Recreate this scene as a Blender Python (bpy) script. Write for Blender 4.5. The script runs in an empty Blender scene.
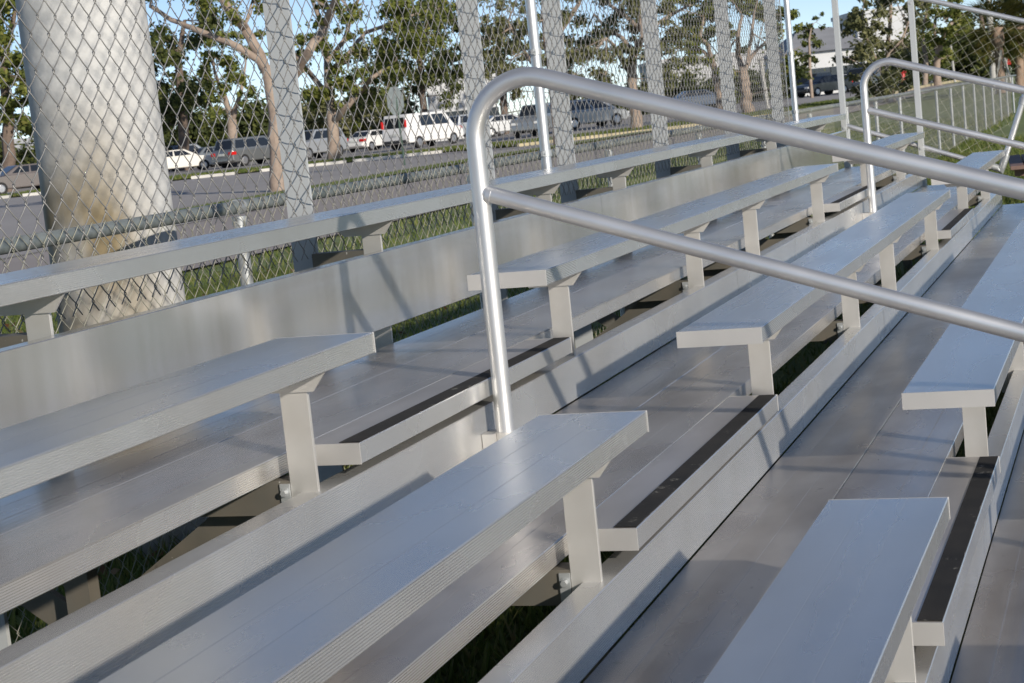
import bpy, math, random
import numpy as np
from mathutils import Vector
random.seed(7); rng = np.random.default_rng(7)
S = bpy.context.scene
COL = S.collection
# ------------------------------------------------------------------ camera numbers (solved from the photograph)
F_PX = 1749.508; CX, CY = 512.0, 341.5
CAM = np.array([-4.740155, 0.662350, 0.865433])
FW = np.array([0.93116458, 0.34249703, -0.12501324])
RT = np.array([0.3312396, -0.93796474, -0.1024816])
UP = np.array([0.15235765, -0.0540179, 0.98684812])
GZ = -0.57
FH = np.array([FW[0], FW[1], 0]); FH /= np.linalg.norm(FH)
RH = np.array([FH[1], -FH[0], 0])
def ss(a, b, t):
    t = np.clip((t - a) / (b - a), 0, 1); return t * t * (3 - 2 * t)
def ground(x, y):
    u = (x - CAM[0]) * FH[0] + (y - CAM[1]) * FH[1]
    v = (x - CAM[0]) * RH[0] + (y - CAM[1]) * RH[1]
    return GZ + .27 * ss(14, 60, u) + .55 * ss(60, 135, u) * ss(-8, 22, v)
def ray(px, py):
    return FW + RT * (px - CX) / F_PX - UP * (py - CY) / F_PX
def P(px, py, D):                       # a point at a given distance along the view
    return CAM + ray(px, py) * D
def onground(px, D):                    # ground point in the image column px (roughly) at distance D
    p = None; py = 150.
    for _ in range(30):
        p = P(px, py, D); e = p[2] - ground(p[0], p[1]); py += e / D * F_PX
    return np.array([p[0], p[1], ground(p[0], p[1])])
def uv(u, v):
    p = CAM + FH * u + RH * v; return np.array([p[0], p[1], ground(p[0], p[1])])
# ------------------------------------------------------------------ materials
def new_mat(name):
    m = bpy.data.materials.new(name); m.use_nodes = True
    nt = m.node_tree; b = nt.nodes['Principled BSDF']; return m, nt, b
def N(nt, typ, **kw):
    n = nt.nodes.new(typ)
    for k, v in kw.items():
        if k in n.inputs: n.inputs[k].default_value = v
        else: setattr(n, k, v)
    return n
def coords(nt, scale, which='Object', loc=(0, 0, 0)):
    tc = nt.nodes.new('ShaderNodeTexCoord'); mp = nt.nodes.new('ShaderNodeMapping')
    mp.inputs['Scale'].default_value = scale; mp.inputs['Location'].default_value = loc
    nt.links.new(tc.outputs[which], mp.inputs['Vector']); return mp.outputs['Vector']
def ramp(nt, fac, stops):
    r = nt.nodes.new('ShaderNodeValToRGB'); e = r.color_ramp.elements
    while len(e) < len(stops): e.new(.5)
    for i, (p, c) in enumerate(stops):
        e[i].position = p; e[i].color = (*c, 1) if len(c) == 3 else c
    nt.links.new(fac, r.inputs['Fac']); return r.outputs['Color']
def mix(nt, fac, a, b, blend='MIX'):
    m = nt.nodes.new('ShaderNodeMix'); m.data_type = 'RGBA'; m.blend_type = blend
    for s, v in ((m.inputs[0], fac), (m.inputs[6], a), (m.inputs[7], b)):
        if isinstance(v, (int, float)): s.default_value = v
        elif isinstance(v, tuple): s.default_value = (*v, 1)
        else: nt.links.new(v, s)
    return m.outputs[2]
def maprange(nt, fac, a, b, c, d):
    m = nt.nodes.new('ShaderNodeMapRange'); nt.links.new(fac, m.inputs[0])
    for i, v in zip((1, 2, 3, 4), (a, b, c, d)): m.inputs[i].default_value = v
    return m.outputs[0]
def alu(name, c0, c1, metal, r0, r1, streak=(.12, 9, 9), dirt=None, dirtamt=.0, spots=0., ribs=None, ribstr=.25, aniso=0., scratch=0., dscale=(.8, 7, 7)):
    m, nt, b = new_mat(name); L = nt.links
    v = coords(nt, streak)
    n1 = N(nt, 'ShaderNodeTexNoise', Scale=1.0, Detail=3.0, Roughness=.5); L.new(v, n1.inputs['Vector'])
    v2 = coords(nt, (1.3, 2.2, 2.2))
    n2 = N(nt, 'ShaderNodeTexNoise', Scale=1.6, Detail=3.0, Roughness=.5); L.new(v2, n2.inputs['Vector'])
    f = mix(nt, .5, n1.outputs['Fac'], n2.outputs['Fac'])
    col = ramp(nt, f, [(.32, c0), (.68, c1)])
    if dirt:
        v3 = coords(nt, dscale, loc=(3, 1, 2))
        n3 = N(nt, 'ShaderNodeTexNoise', Scale=1.1, Detail=3.5, Roughness=.55); L.new(v3, n3.inputs['Vector'])
        df = maprange(nt, n3.outputs['Fac'], .42, .72, 0, dirtamt)
        col = mix(nt, df, col, dirt)
    if spots:
        v4 = coords(nt, (1, 1, 1))
        n4 = N(nt, 'ShaderNodeTexNoise', Scale=26.0, Detail=2.0); L.new(v4, n4.inputs['Vector'])
        sf = maprange(nt, n4.outputs['Fac'], .73, .77, 0, spots)
        col = mix(nt, sf, col, (.10, .085, .07))
        n5 = N(nt, 'ShaderNodeTexNoise', Scale=55.0, Detail=1.0); L.new(v4, n5.inputs['Vector'])
        sf2 = maprange(nt, n5.outputs['Fac'], .77, .79, 0, spots)
        col = mix(nt, sf2, col, (.75, .74, .70))
    L.new(col, b.inputs['Base Color'])
    b.inputs['Metallic'].default_value = metal
    L.new(maprange(nt, f, .3, .7, r0, r1), b.inputs['Roughness'])
    hgt = n1.outputs['Fac']
    bp = N(nt, 'ShaderNodeBump', Strength=.0, Distance=.004); L.new(hgt, bp.inputs['Height'])
    if ribs:
        w = N(nt, 'ShaderNodeTexWave', wave_type='BANDS', bands_direction='Y', Scale=ribs, Distortion=0.)
        L.new(coords(nt, (1, 1, 1)), w.inputs['Vector'])
        bp2 = N(nt, 'ShaderNodeBump', Strength=ribstr, Distance=.0012); L.new(w.outputs['Fac'], bp2.inputs['Height'])
        L.new(bp.outputs['Normal'], bp2.inputs['Normal']); bp = bp2
    L.new(bp.outputs['Normal'], b.inputs['Normal'])
    if aniso:
        tv = nt.nodes.new('ShaderNodeCombineXYZ'); tv.inputs[0].default_value = 1.
        b.inputs['Anisotropic'].default_value = aniso; b.inputs['Anisotropic Rotation'].default_value = .25
        L.new(tv.outputs[0], b.inputs['Tangent'])
    if scratch:
        fac = None
        for rot, off_ in ((.25, 0.), (-.6, 4.), (1.1, 9.)):
            tc = nt.nodes.new('ShaderNodeTexCoord'); mp = nt.nodes.new('ShaderNodeMapping')
            mp.inputs['Scale'].default_value = (5., 130., 130.); mp.inputs['Rotation'].default_value = (0, 0, rot); mp.inputs['Location'].default_value = (off_, off_, 0)
            L.new(tc.outputs['Object'], mp.inputs['Vector'])
            ns = N(nt, 'ShaderNodeTexNoise', Scale=1., Detail=1.); L.new(mp.outputs['Vector'], ns.inputs['Vector'])
            t_ = maprange(nt, ns.outputs['Fac'], .735, .76, 0, 1)
            if fac is None: fac = t_
            else:
                ad = nt.nodes.new('ShaderNodeMath'); ad.operation = 'MAXIMUM'; L.new(fac, ad.inputs[0]); L.new(t_, ad.inputs[1]); fac = ad.outputs[0]
        sc = nt.nodes.new('ShaderNodeMath'); sc.operation = 'MULTIPLY'; sc.inputs[1].default_value = scratch; L.new(fac, sc.inputs[0])
        L.new(mix(nt, sc.outputs[0], col, (.80, .80, .79)), b.inputs['Base Color'])
    return m
M = {}
M['seat'] = alu('seat_aluminium', (.56, .565, .565), (.67, .675, .67), .80, .22, .34, dirt=(.40, .39, .37), dirtamt=.30, spots=0., ribs=62., ribstr=.04, aniso=.4, dscale=(1.2, 3, 3))
M['foot'] = alu('footboard_aluminium', (.43, .39, .36), (.66, .615, .57), .74, .17, .36, streak=(.05, 4, 4), dirt=(.27, .225, .195), dirtamt=.65, spots=.35, ribs=14., ribstr=.06, aniso=.5, dscale=(1.6, 3.2, 3.2))
M['riser'] = alu('riser_aluminium', (.60, .60, .595), (.71, .71, .70), .70, .22, .32, streak=(.8, 2.5, 2.5), dirt=(.50, .475, .435), dirtamt=.35, spots=0., aniso=.7, dscale=(3.5, 2.5, 1.6))
M['backboard'] = alu('backboard_aluminium', (.68, .68, .68), (.75, .75, .745), .82, .13, .22, streak=(1.2, 2.5, 2.0), dirt=(.50, .475, .43), dirtamt=.6, spots=0., aniso=.78, dscale=(8., 2., 1.0))  # vertical streaks in the colour stand in for post reflections, along with runoff
M['tread'] = alu('tread_aluminium', (.48, .45, .43), (.64, .61, .59), .62, .27, .42, dirt=(.33, .30, .27), dirtamt=.5, spots=.4, dscale=(1.6, 3.2, 3.2))
M['post'] = alu('post_aluminium', (.56, .55, .53), (.66, .65, .63), .58, .42, .55, streak=(8, 8, 1.2), dirt=(.46, .43, .38), dirtamt=.3)
M['cap'] = alu('cap_aluminium', (.54, .53, .515), (.63, .62, .60), .5, .42, .55, streak=(4, 4, 4))
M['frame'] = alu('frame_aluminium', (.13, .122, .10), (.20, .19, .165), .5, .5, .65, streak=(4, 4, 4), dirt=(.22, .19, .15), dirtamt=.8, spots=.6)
M['pipe'] = alu('handrail_aluminium', (.72, .72, .72), (.82, .82, .82), .85, .38, .48, streak=(4, 4, 4))
M['galv'] = alu('galvanised_steel', (.40, .42, .43), (.56, .58, .59), .6, .42, .58, streak=(12, 12, 12))
M['galvdark'] = alu('weathered_galvanised_rail', (.20, .235, .235), (.34, .37, .37), .5, .45, .6, streak=(6, 14, 14))
M['steelpost'] = alu('grey_fence_post', (.46, .48, .49), (.50, .52, .53), .2, .55, .65, streak=(2, 2, 2))
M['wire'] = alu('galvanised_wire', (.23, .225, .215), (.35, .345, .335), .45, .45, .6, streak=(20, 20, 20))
M['wirelit'] = alu('sunlit_fence_wire', (.36, .35, .28), (.47, .46, .38), .3, .5, .6, streak=(20, 20, 20))  # paler yellowish copy of the wire, sunlight put into its colour
def plain(name, c, rough=.6, metal=0., vary=.15, scale=8., spec=.5, coat=0.):
    m, nt, b = new_mat(name)
    n = N(nt, 'ShaderNodeTexNoise', Scale=scale, Detail=5.0); nt.links.new(coords(nt, (1, 1, 1)), n.inputs['Vector'])
    a = tuple(max(0, x * (1 - vary)) for x in c); d = tuple(min(1, x * (1 + vary)) for x in c)
    nt.links.new(ramp(nt, n.outputs['Fac'], [(.3, a), (.7, d)]), b.inputs['Base Color'])
    b.inputs['Roughness'].default_value = rough; b.inputs['Metallic'].default_value = metal
    b.inputs['Specular IOR Level'].default_value = spec
    if coat: b.inputs['Coat Weight'].default_value = coat; b.inputs['Coat Roughness'].default_value = .06
    return m
def grit():
    m, nt, b = new_mat('black_grip_tape'); L = nt.links
    v = coords(nt, (1, 1, 1))
    n = N(nt, 'ShaderNodeTexNoise', Scale=260., Detail=2.); L.new(v, n.inputs['Vector'])
    n2 = N(nt, 'ShaderNodeTexNoise', Scale=9., Detail=5.); L.new(v, n2.inputs['Vector'])
    n3 = N(nt, 'ShaderNodeTexNoise', Scale=17., Detail=9., Roughness=.75); L.new(v, n3.inputs['Vector'])
    c = ramp(nt, n2.outputs['Fac'], [(.3, (.006, .006, .006)), (.75, (.024, .021, .018))])
    c = mix(nt, maprange(nt, n3.outputs['Fac'], .60, .66, 0, .7), c, (.30, .29, .25))
    L.new(c, b.inputs['Base Color']); b.inputs['Roughness'].default_value = .85
    bp = N(nt, 'ShaderNodeBump', Strength=.6, Distance=.001); L.new(n.outputs['Fac'], bp.inputs['Height']); L.new(bp.outputs['Normal'], b.inputs['Normal'])
    return m
M['grip'] = grit()
def concrete():
    m, nt, b = new_mat('stained_concrete'); L = nt.links
    n = N(nt, 'ShaderNodeTexNoise', Scale=2.2, Detail=9., Roughness=.7); L.new(coords(nt, (1, 1, .8)), n.inputs['Vector'])
    c = ramp(nt, n.outputs['Fac'], [(.25, (.49, .49, .48)), (.55, (.55, .55, .54)), (.8, (.59, .59, .58))])
    n2 = N(nt, 'ShaderNodeTexNoise', Scale=60., Detail=3.); L.new(coords(nt, (1, 1, 1)), n2.inputs['Vector'])
    c = mix(nt, .16, c, n2.outputs['Fac'], 'OVERLAY')
    n6 = N(nt, 'ShaderNodeTexNoise', Scale=1., Detail=4., Distortion=1.); L.new(coords(nt, (3, 3, 9)), n6.inputs['Vector'])
    c = mix(nt, maprange(nt, n6.outputs['Fac'], .54, .72, 0, .14), c, (.40, .40, .39))
    # rusty-green stain low on the side where the sprinkler hits it
    tc = nt.nodes.new('ShaderNodeTexCoord'); sp = nt.nodes.new('ShaderNodeSeparateXYZ'); L.new(tc.outputs['Object'], sp.inputs[0])
    sx = maprange(nt, sp.outputs['X'], -.02, -.19, 0, 1)
    sz = maprange(nt, sp.outputs['Z'], 1.72, 1.25, 0, 1)
    mu = nt.nodes.new('ShaderNodeMath'); mu.operation = 'MULTIPLY'; L.new(sx, mu.inputs[0]); L.new(sz, mu.inputs[1])
    n3 = N(nt, 'ShaderNodeTexNoise', Scale=5., Detail=6.); L.new(coords(nt, (1, 1, .5)), n3.inputs['Vector'])
    mu2 = nt.nodes.new('ShaderNodeMath'); mu2.operation = 'MULTIPLY'; L.new(mu.outputs[0], mu2.inputs[0]); L.new(maprange(nt, n3.outputs['Fac'], .3, .6, .25, 1), mu2.inputs[1])
    st_ = nt.nodes.new('ShaderNodeMath'); st_.operation = 'MULTIPLY'; st_.inputs[1].default_value = .95; L.new(mu2.outputs[0], st_.inputs[0])
    c = mix(nt, st_.outputs[0], c, (.215, .165, .085))
    L.new(c, b.inputs['Base Color']); b.inputs['Roughness'].default_value = .9
    bp = N(nt, 'ShaderNodeBump', Strength=.3, Distance=.004); L.new(n2.outputs['Fac'], bp.inputs['Height']); L.new(bp.outputs['Normal'], b.inputs['Normal'])
    return m
M['concrete'] = concrete()
def surf(name, stops, scale, scale2=40., rough=.95, bump=.3, bd=.02):
    m, nt, b = new_mat(name); L = nt.links
    v = coords(nt, (1, 1, 1))
    n = N(nt, 'ShaderNodeTexNoise', Scale=scale, Detail=8., Roughness=.65); L.new(v, n.inputs['Vector'])
    n2 = N(nt, 'ShaderNodeTexNoise', Scale=scale2, Detail=4., Roughness=.6); L.new(v, n2.inputs['Vector'])
    c = ramp(nt, mix(nt, .4, n.outputs['Fac'], n2.outputs['Fac']), stops)
    L.new(c, b.inputs['Base Color']); b.inputs['Roughness'].default_value = rough
    bp = N(nt, 'ShaderNodeBump', Strength=bump, Distance=bd); L.new(n2.outputs['Fac'], bp.inputs['Height']); L.new(bp.outputs['Normal'], b.inputs['Normal'])
    return m
M['turf'] = surf('turf', [(.30, (.14, .145, .055)), (.48, (.15, .19, .06)), (.6, (.19, .23, .075)), (.72, (.27, .235, .12))], .45, 14.)
M['asphalt'] = surf('asphalt', [(.3, (.30, .28, .27)), (.7, (.40, .378, .36))], .12, 9., .9, .1, .01)
M['sidewalk'] = surf('pale_pavement', [(.3, (.30, .265, .245)), (.7, (.38, .34, .315))], .3, 8., .9, .1, .01)
M['kerb'] = plain('kerb_concrete', (.58, .56, .52), .9, 0, .2, 1.)
M['kerbyellow'] = plain('worn_yellow_kerb', (.40, .345, .22), .9, 0, .25, 1.)
def leafmat(name, stops):
    m, nt, b = new_mat(name); L = nt.links
    g = nt.nodes.new('ShaderNodeNewGeometry')
    c = ramp(nt, g.outputs['Random Per Island'], stops)
    L.new(c, b.inputs['Base Color']); b.inputs['Roughness'].default_value = .55; b.inputs['Specular IOR Level'].default_value = .3
    t = nt.nodes.new('ShaderNodeBsdfTranslucent'); L.new(c, t.inputs['Color'])
    mx = nt.nodes.new('ShaderNodeMixShader'); mx.inputs[0].default_value = .45
    L.new(b.outputs[0], mx.inputs[1]); L.new(t.outputs[0], mx.inputs[2]); L.new(mx.outputs[0], nt.nodes['Material Output'].inputs['Surface'])
    return m
M['leafmid'] = leafmat('mid_green_leaves', [(0, (.08, .105, .024)), (.45, (.16, .19, .04)), (.8, (.25, .27, .06)), (1, (.36, .34, .10))])
M['leafdark'] = leafmat('dark_green_leaves', [(0, (.05, .066, .026)), (.5, (.10, .125, .038)), (1, (.18, .195, .055))])
M['leafolive'] = leafmat('olive_leaves', [(0, (.10, .11, .05)), (.5, (.18, .19, .08)), (1, (.29, .28, .13))])
M['leafpalm'] = leafmat('palm_fronds', [(0, (.05, .06, .014)), (.5, (.10, .105, .024)), (1, (.20, .16, .05))])
M['grassblade'] = leafmat('grass_blades', [(0, (.09, .13, .03)), (.5, (.165, .215, .05)), (.85, (.25, .27, .075)), (1, (.32, .28, .13))])
M['litter'] = leafmat('dry_leaves', [(0, (.10, .045, .02)), (.5, (.20, .10, .04)), (1, (.30, .20, .10))])
M['bark'] = surf('pinkish_bark', [(.25, (.17, .125, .10)), (.5, (.32, .25, .20)), (.75, (.45, .37, .31))], 1.5, 7., .9, .5, .03)
M['barkdark'] = surf('dark_bark', [(.3, (.09, .065, .05)), (.7, (.22, .165, .13))], 1.5, 7., .9, .5, .03)
M['palmbark'] = surf('palm_bark', [(.3, (.20, .14, .10)), (.7, (.40, .29, .22))], 2., 9., .95, .6, .04)
M['white'] = plain('white_paint', (.80, .79, .77), .4, 0, .03, 1., .5, .5)
M['glass'] = plain('dark_car_glass', (.018, .022, .028), .06, 0, .1, 1., .8)
M['tyre'] = plain('tyre_rubber', (.02, .02, .02), .85)
M['rim'] = plain('alloy_rim', (.55, .55, .56), .35, .8)
M['tail'] = plain('tail_light_red', (.55, .015, .012), .2, 0, .1, 2., .6)
M['lamp'] = plain('headlight_clear', (.75, .75, .74), .12, .2, .05)
M['plate'] = plain('plate_white', (.65, .66, .62), .5)
M['blacktrim'] = plain('black_trim', (.03, .03, .032), .5)
M['pastel'] = plain('white_render', (.62, .63, .64), .85, 0, .06, .4)
M['greywall'] = plain('grey_wall', (.50, .50, .51), .85, 0, .06, .4)
M['darkroof'] = plain('dark_roof', (.30, .305, .32), .8, 0, .12, .6)
M['window'] = plain('building_glass', (.05, .06, .07), .15)
M['signgrey'] = plain('bare_sign_back', (.26, .29, .29), .55, .4)
M['signpost'] = plain('green_sign_post', (.06, .10, .075), .6, .2)
M['red'] = plain('red_paint', (.55, .03, .03), .45)
M['timber'] = surf('brown_boards', [(.3, (.16, .095, .075)), (.7, (.27, .175, .145))], 3., 30., .7, .3, .004)
M['polewood'] = plain('pale_pole', (.44, .43, .41), .85, 0, .12, 1.)
# ------------------------------------------------------------------ mesh builder
class MB:
    def __init__(s, off=(0, 0, 0)): s.v = []; s.f = []; s.o = np.array(off, float); s.mi = []
    def add(s, vs, fs):
        n = len(s.v); s.v += [tuple(np.array(q, float) - s.o) for q in vs]; s.f += [tuple(i + n for i in f) for f in fs]
    def box(s, x0, x1, y0, y1, z0, z1):
        s.add([(x0, y0, z0), (x1, y0, z0), (x1, y1, z0), (x0, y1, z0), (x0, y0, z1), (x1, y0, z1), (x1, y1, z1), (x0, y1, z1)],
              [(0, 3, 2, 1), (4, 5, 6, 7), (0, 1, 5, 4), (1, 2, 6, 5), (2, 3, 7, 6), (3, 0, 4, 7)])
    def bar(s, a, b, w, h, up=(0, 0, 1)):
        a = np.array(a, float); b = np.array(b, float); d = (b - a) / np.linalg.norm(b - a)
        r = np.cross(d, up); r /= np.linalg.norm(r); u = np.cross(r, d)
        vs = [q + r * i * w / 2 + u * j * h / 2 for q in (a, b) for i, j in ((-1, -1), (1, -1), (1, 1), (-1, 1))]
        s.add(vs, [(0, 3, 2, 1), (4, 5, 6, 7), (0, 1, 5, 4), (1, 2, 6, 5), (2, 3, 7, 6), (3, 0, 4, 7)])
    def extrude_x(s, prof, x0, x1):
        n = len(prof); vs = [(x0, y, z) for y, z in prof] + [(x1, y, z) for y, z in prof]
        fs = [(i, (i + 1) % n, n + (i + 1) % n, n + i) for i in range(n)] + [tuple(range(n))[::-1], tuple(range(n, 2 * n))]
        s.add(vs, fs)
    def tube(s, pts, rad, sides=10, cap=True):
        pts = [np.array(q, float) for q in pts]; n = len(pts)
        rad = [rad] * n if isinstance(rad, (int, float)) else rad
        ref = None; vs = []
        for i in range(n):
            d = pts[min(i + 1, n - 1)] - pts[max(i - 1, 0)]; d /= (np.linalg.norm(d) + 1e-12)
            if ref is None:
                ref = np.cross(d, (0, 0, 1)) if abs(d[2]) < .9 else np.cross(d, (1, 0, 0))
            ref = ref - d * (ref @ d); ref /= (np.linalg.norm(ref) + 1e-12); w = np.cross(d, ref)
            for k in range(sides):
                a = 2 * math.pi * k / sides; vs.append(pts[i] + rad[i] * (math.cos(a) * ref + math.sin(a) * w))
        fs = [(i * sides + k, i * sides + (k + 1) % sides, (i + 1) * sides + (k + 1) % sides, (i + 1) * sides + k) for i in range(n - 1) for k in range(sides)]
        if cap: fs += [tuple(range(sides))[::-1], tuple(range((n - 1) * sides, n * sides))]
        s.add(vs, fs)
    def build(s, name, mat, parent=None, smooth=False, bevel=0., loc=None):
        me = bpy.data.meshes.new(name); me.from_pydata(s.v, [], s.f); me.update()
        o = bpy.data.objects.new(name, me); COL.objects.link(o); me.materials.append(mat)
        if smooth:
            me.polygons.foreach_set('use_smooth', [True] * len(me.polygons))
            md = o.modifiers.new('edge', 'EDGE_SPLIT'); md.split_angle = math.radians(40)
        if bevel:
            md = o.modifiers.new('bevel', 'BEVEL'); md.width = bevel; md.segments = 2; md.limit_method = 'ANGLE'
        if parent is not None: o.parent = parent
        if loc is not None: o.location = loc
        return o
def fast_mesh(name, verts, faces_n, mat, parent=None, idx=None, smooth=False):
    me = bpy.data.meshes.new(name); verts = np.asarray(verts, np.float32).reshape(-1, 3)
    me.vertices.add(len(verts)); me.vertices.foreach_set('co', verts.ravel())
    idx = np.arange(len(verts), dtype=np.int32) if idx is None else np.asarray(idx, np.int32).ravel()
    nf = len(idx) // faces_n
    me.loops.add(len(idx)); me.loops.foreach_set('vertex_index', idx)
    me.polygons.add(nf); me.polygons.foreach_set('loop_start', np.arange(nf, dtype=np.int32) * faces_n)
    me.update(calc_edges=True); me.validate()
    if smooth: me.polygons.foreach_set('use_smooth', [True] * nf)
    me.materials.append(mat); o = bpy.data.objects.new(name, me); COL.objects.link(o)
    if parent is not None: o.parent = parent
    return o
def empty(name, label, cat, loc=(0, 0, 0), group=None, rz=0.):
    o = bpy.data.objects.new(name, None); COL.objects.link(o); o.location = tuple(float(c) for c in loc); o.rotation_euler = (0, 0, rz)
    o['label'] = label; o['category'] = cat
    if group: o['group'] = group
    return o
def tag(o, label, cat, group=None, kind=None):
    o['label'] = label; o['category'] = cat
    if group: o['group'] = group
    if kind: o['kind'] = kind
    return o
def structure(o, label, cat):
    o['kind'] = 'structure'; o['label'] = label; o['category'] = cat; return o
# ------------------------------------------------------------------ the bleacher
T = .61; RI = .20232; HS = .22898; TS = .0454; SY = -.1591; WS = .2419
FT = .0469; RY = .1188; TR = .0608; RZ = -.0755; NY = -.1426; WN = .1497
def yl(k): return k * T
def zl(k): return (k - 3) * RI
BO = np.array([0, 2.0, GZ])
bl = empty('bleacher', 'long aluminium bleacher stand with five rows of bench seats rising to the chain link fence', 'bleacher', BO)
def lbl(o, s): o['label'] = s; return o
def plank(y0, y1, z1, t, ribs_front=True, ribs_back=False, n=9, groove=.0026, lip=.0):
    """cross-section (y,z) of an extruded plank, ribbed front face, softened edges, flutes on the top"""
    c = .002; pr = []
    z0 = z1 - t
    pr.append((y0 + c, z0)); pr.append((y0, z0 + c))
    if ribs_front:
        hh = t - 2 * c; st = hh / n
        for i in range(n):
            zb = z0 + c + i * st
            pr += [(y0, zb + st * .12), (y0 - 0.0, zb + st * .62), (y0 + groove, zb + st * .68), (y0 + groove, zb + st * .96)]
    pr += [(y0, z1 - c), (y0 + c, z1)]
    nt_ = 3 if y1 - y0 > .2 else 1
    for i in range(1, nt_):                        # shallow channels along the top
        yy = y0 + (y1 - y0) * i / nt_
        pr += [(yy - .0014, z1), (yy - .0006, z1 - .0004), (yy + .0006, z1 - .0004), (yy + .0014, z1)]
    pr += [(y1 - c, z1), (y1, z1 - c), (y1, z0 + c), (y1 - c, z0)]
    return pr[::-1]
def plank_part(name, x0, x1, y0, y1, z1, t, mat, front=None, **kw):
    m = MB(BO); m.extrude_x(plank(y0, y1, z1, t, **kw), x0, x1); o = m.build(name, mat, bl)
    if front is not None:
        o.data.materials.append(front)
        for pl in o.data.polygons:
            if abs(pl.normal.y) > .5 or abs(pl.normal.z) < .3: pl.material_index = 1
    return o
def cap(x, sgn, y0, y1, z1, t, parent):
    m = MB(BO); e = .0005
    x0, x1 = (x - .003, x) if sgn < 0 else (x, x + .003)
    m.box(x0, x1, y0 - e, y1 + e, z1 - t - e, z1 + e)
    o = m.build('end_cap', M['cap'], parent, bevel=.0004); return o
XL, XR = -6.6, 9.72
XF = [-5.12, -3.29, -1.46, .37, 2.12, 3.25, 5.07, 6.98, 8.77]
A_L, A_R = -1.2215, 0.0
B_L, B_R = 5.31, 6.62
for k in range(1, 6):
    if k == 5: secs = [(XL, -3.3, 0, 0), (-3.298, 2.73, 0, 0), (2.732, XR, 0, 1)]
    else: secs = [(XL, A_L, 0, 1), (A_R, 2.73, 1, 0), (2.732, B_L, 0, 1), (B_R, XR, 1, 1)]
    y0 = yl(k) + SY; z1 = zl(k) + HS + (.003 if k == 5 else 0)
    for x0, x1, cl, cr in secs:
        s = plank_part('seat', x0, x1, y0, y0 + WS, z1, TS, M['seat'], front=M['riser'])
        if cl: cap(x0, -1, y0, y0 + WS, z1, TS, s)
        if cr: cap(x1, 1, y0, y0 + WS, z1, TS, s)
for k in range(1, 5):                                   # footboards, two planks deep
    fw = (T - RY) / 2
    for j in range(2):
        for x0, x1 in ((XL, -2.6), (-2.598, 2.66), (2.662, XR - .02)):
            plank_part('footboard', x0, x1, yl(k) + j * fw + .001, yl(k) + (j + 1) * fw - .001, zl(k) - .0005 * (j == 1), FT, M['foot'], front=M['riser'], ribs_front=(j == 0))
for k in range(1, 5):                                   # risers between the levels
    for x0, x1 in ((XL, -2.62), (-2.617, 2.655), (2.658, 6.28), (6.283, XR - .02)):
        y0 = yl(k) - RY; z1 = zl(k) + RZ
        m = MB(BO)
        m.extrude_x(plank(y0, y0 + TR, z1, RI + RZ - .0015, True, n=24, groove=.0012), x0, x1)
        m.build('riser', M['riser'], bl)
for x0, x1 in ((XL, 2.66), (2.663, XR - .02)):
    m = MB(BO); m.extrude_x(plank(2.9, 2.945, zl(5) + .0949, .2346, False), x0, x1)
    lbl(m.build('riser', M['backboard'], bl), 'tall back riser board standing proud of the top footboard')
for k in range(1, 5):                                   # step treads in the aisles
    for x0, x1 in ((-1.3216, .2159), (5.36, 6.86)):
        y0 = yl(k) + NY; y1 = y0 + WN - .006; z1 = zl(k)
        st = plank_part('step_tread', x0, x1, y0, y1, z1, FT, M['tread'], front=M['riser'], ribs_front=False)
        lbl(st, 'narrow aisle step board with a black grip strip along its edge')
        cap(x0, -1, y0, y1, z1, FT, st); cap(x1, 1, y0, y1, z1, FT, st)
        m = MB(BO); nn = 60
        top = []; bot = []
        for i in range(nn + 1):                          # worn, slightly ragged outer edge
            xx = x0 + .006 + (x1 - x0 - .012) * i / nn
            w = .0025 + .003 * abs(math.sin(i * 1.7 + k)) * (random.random() ** 3)
            top.append((xx, y0 + w, z1 + .0022)); bot.append((xx, y0 + .052, z1 + .0022))
        vs = top + bot + [(a, b, c - .002) for a, b, c in top + bot]; q = nn + 1
        fs = [(i, i + 1, q + i + 1, q + i) for i in range(nn)] + [(2 * q + i, 2 * q + i + 1, i + 1, i) for i in range(nn)] + [(q + i, q + i + 1, 3 * q + i + 1, 3 * q + i) for i in range(nn)]
        m.add(vs, fs); m.build('grip_strip', M['grip'], st)
def bracket_prof(k):                                    # trapezoid plate under the seat
    zb = zl(k) + HS - TS - .002 + (.003 if k == 5 else 0)
    yo = yl(k)
    return [(yo - .150, zb), (yo + .060, zb), (yo + .025, zb - .040), (yo - .118, zb - .040)], yo, zb
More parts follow.
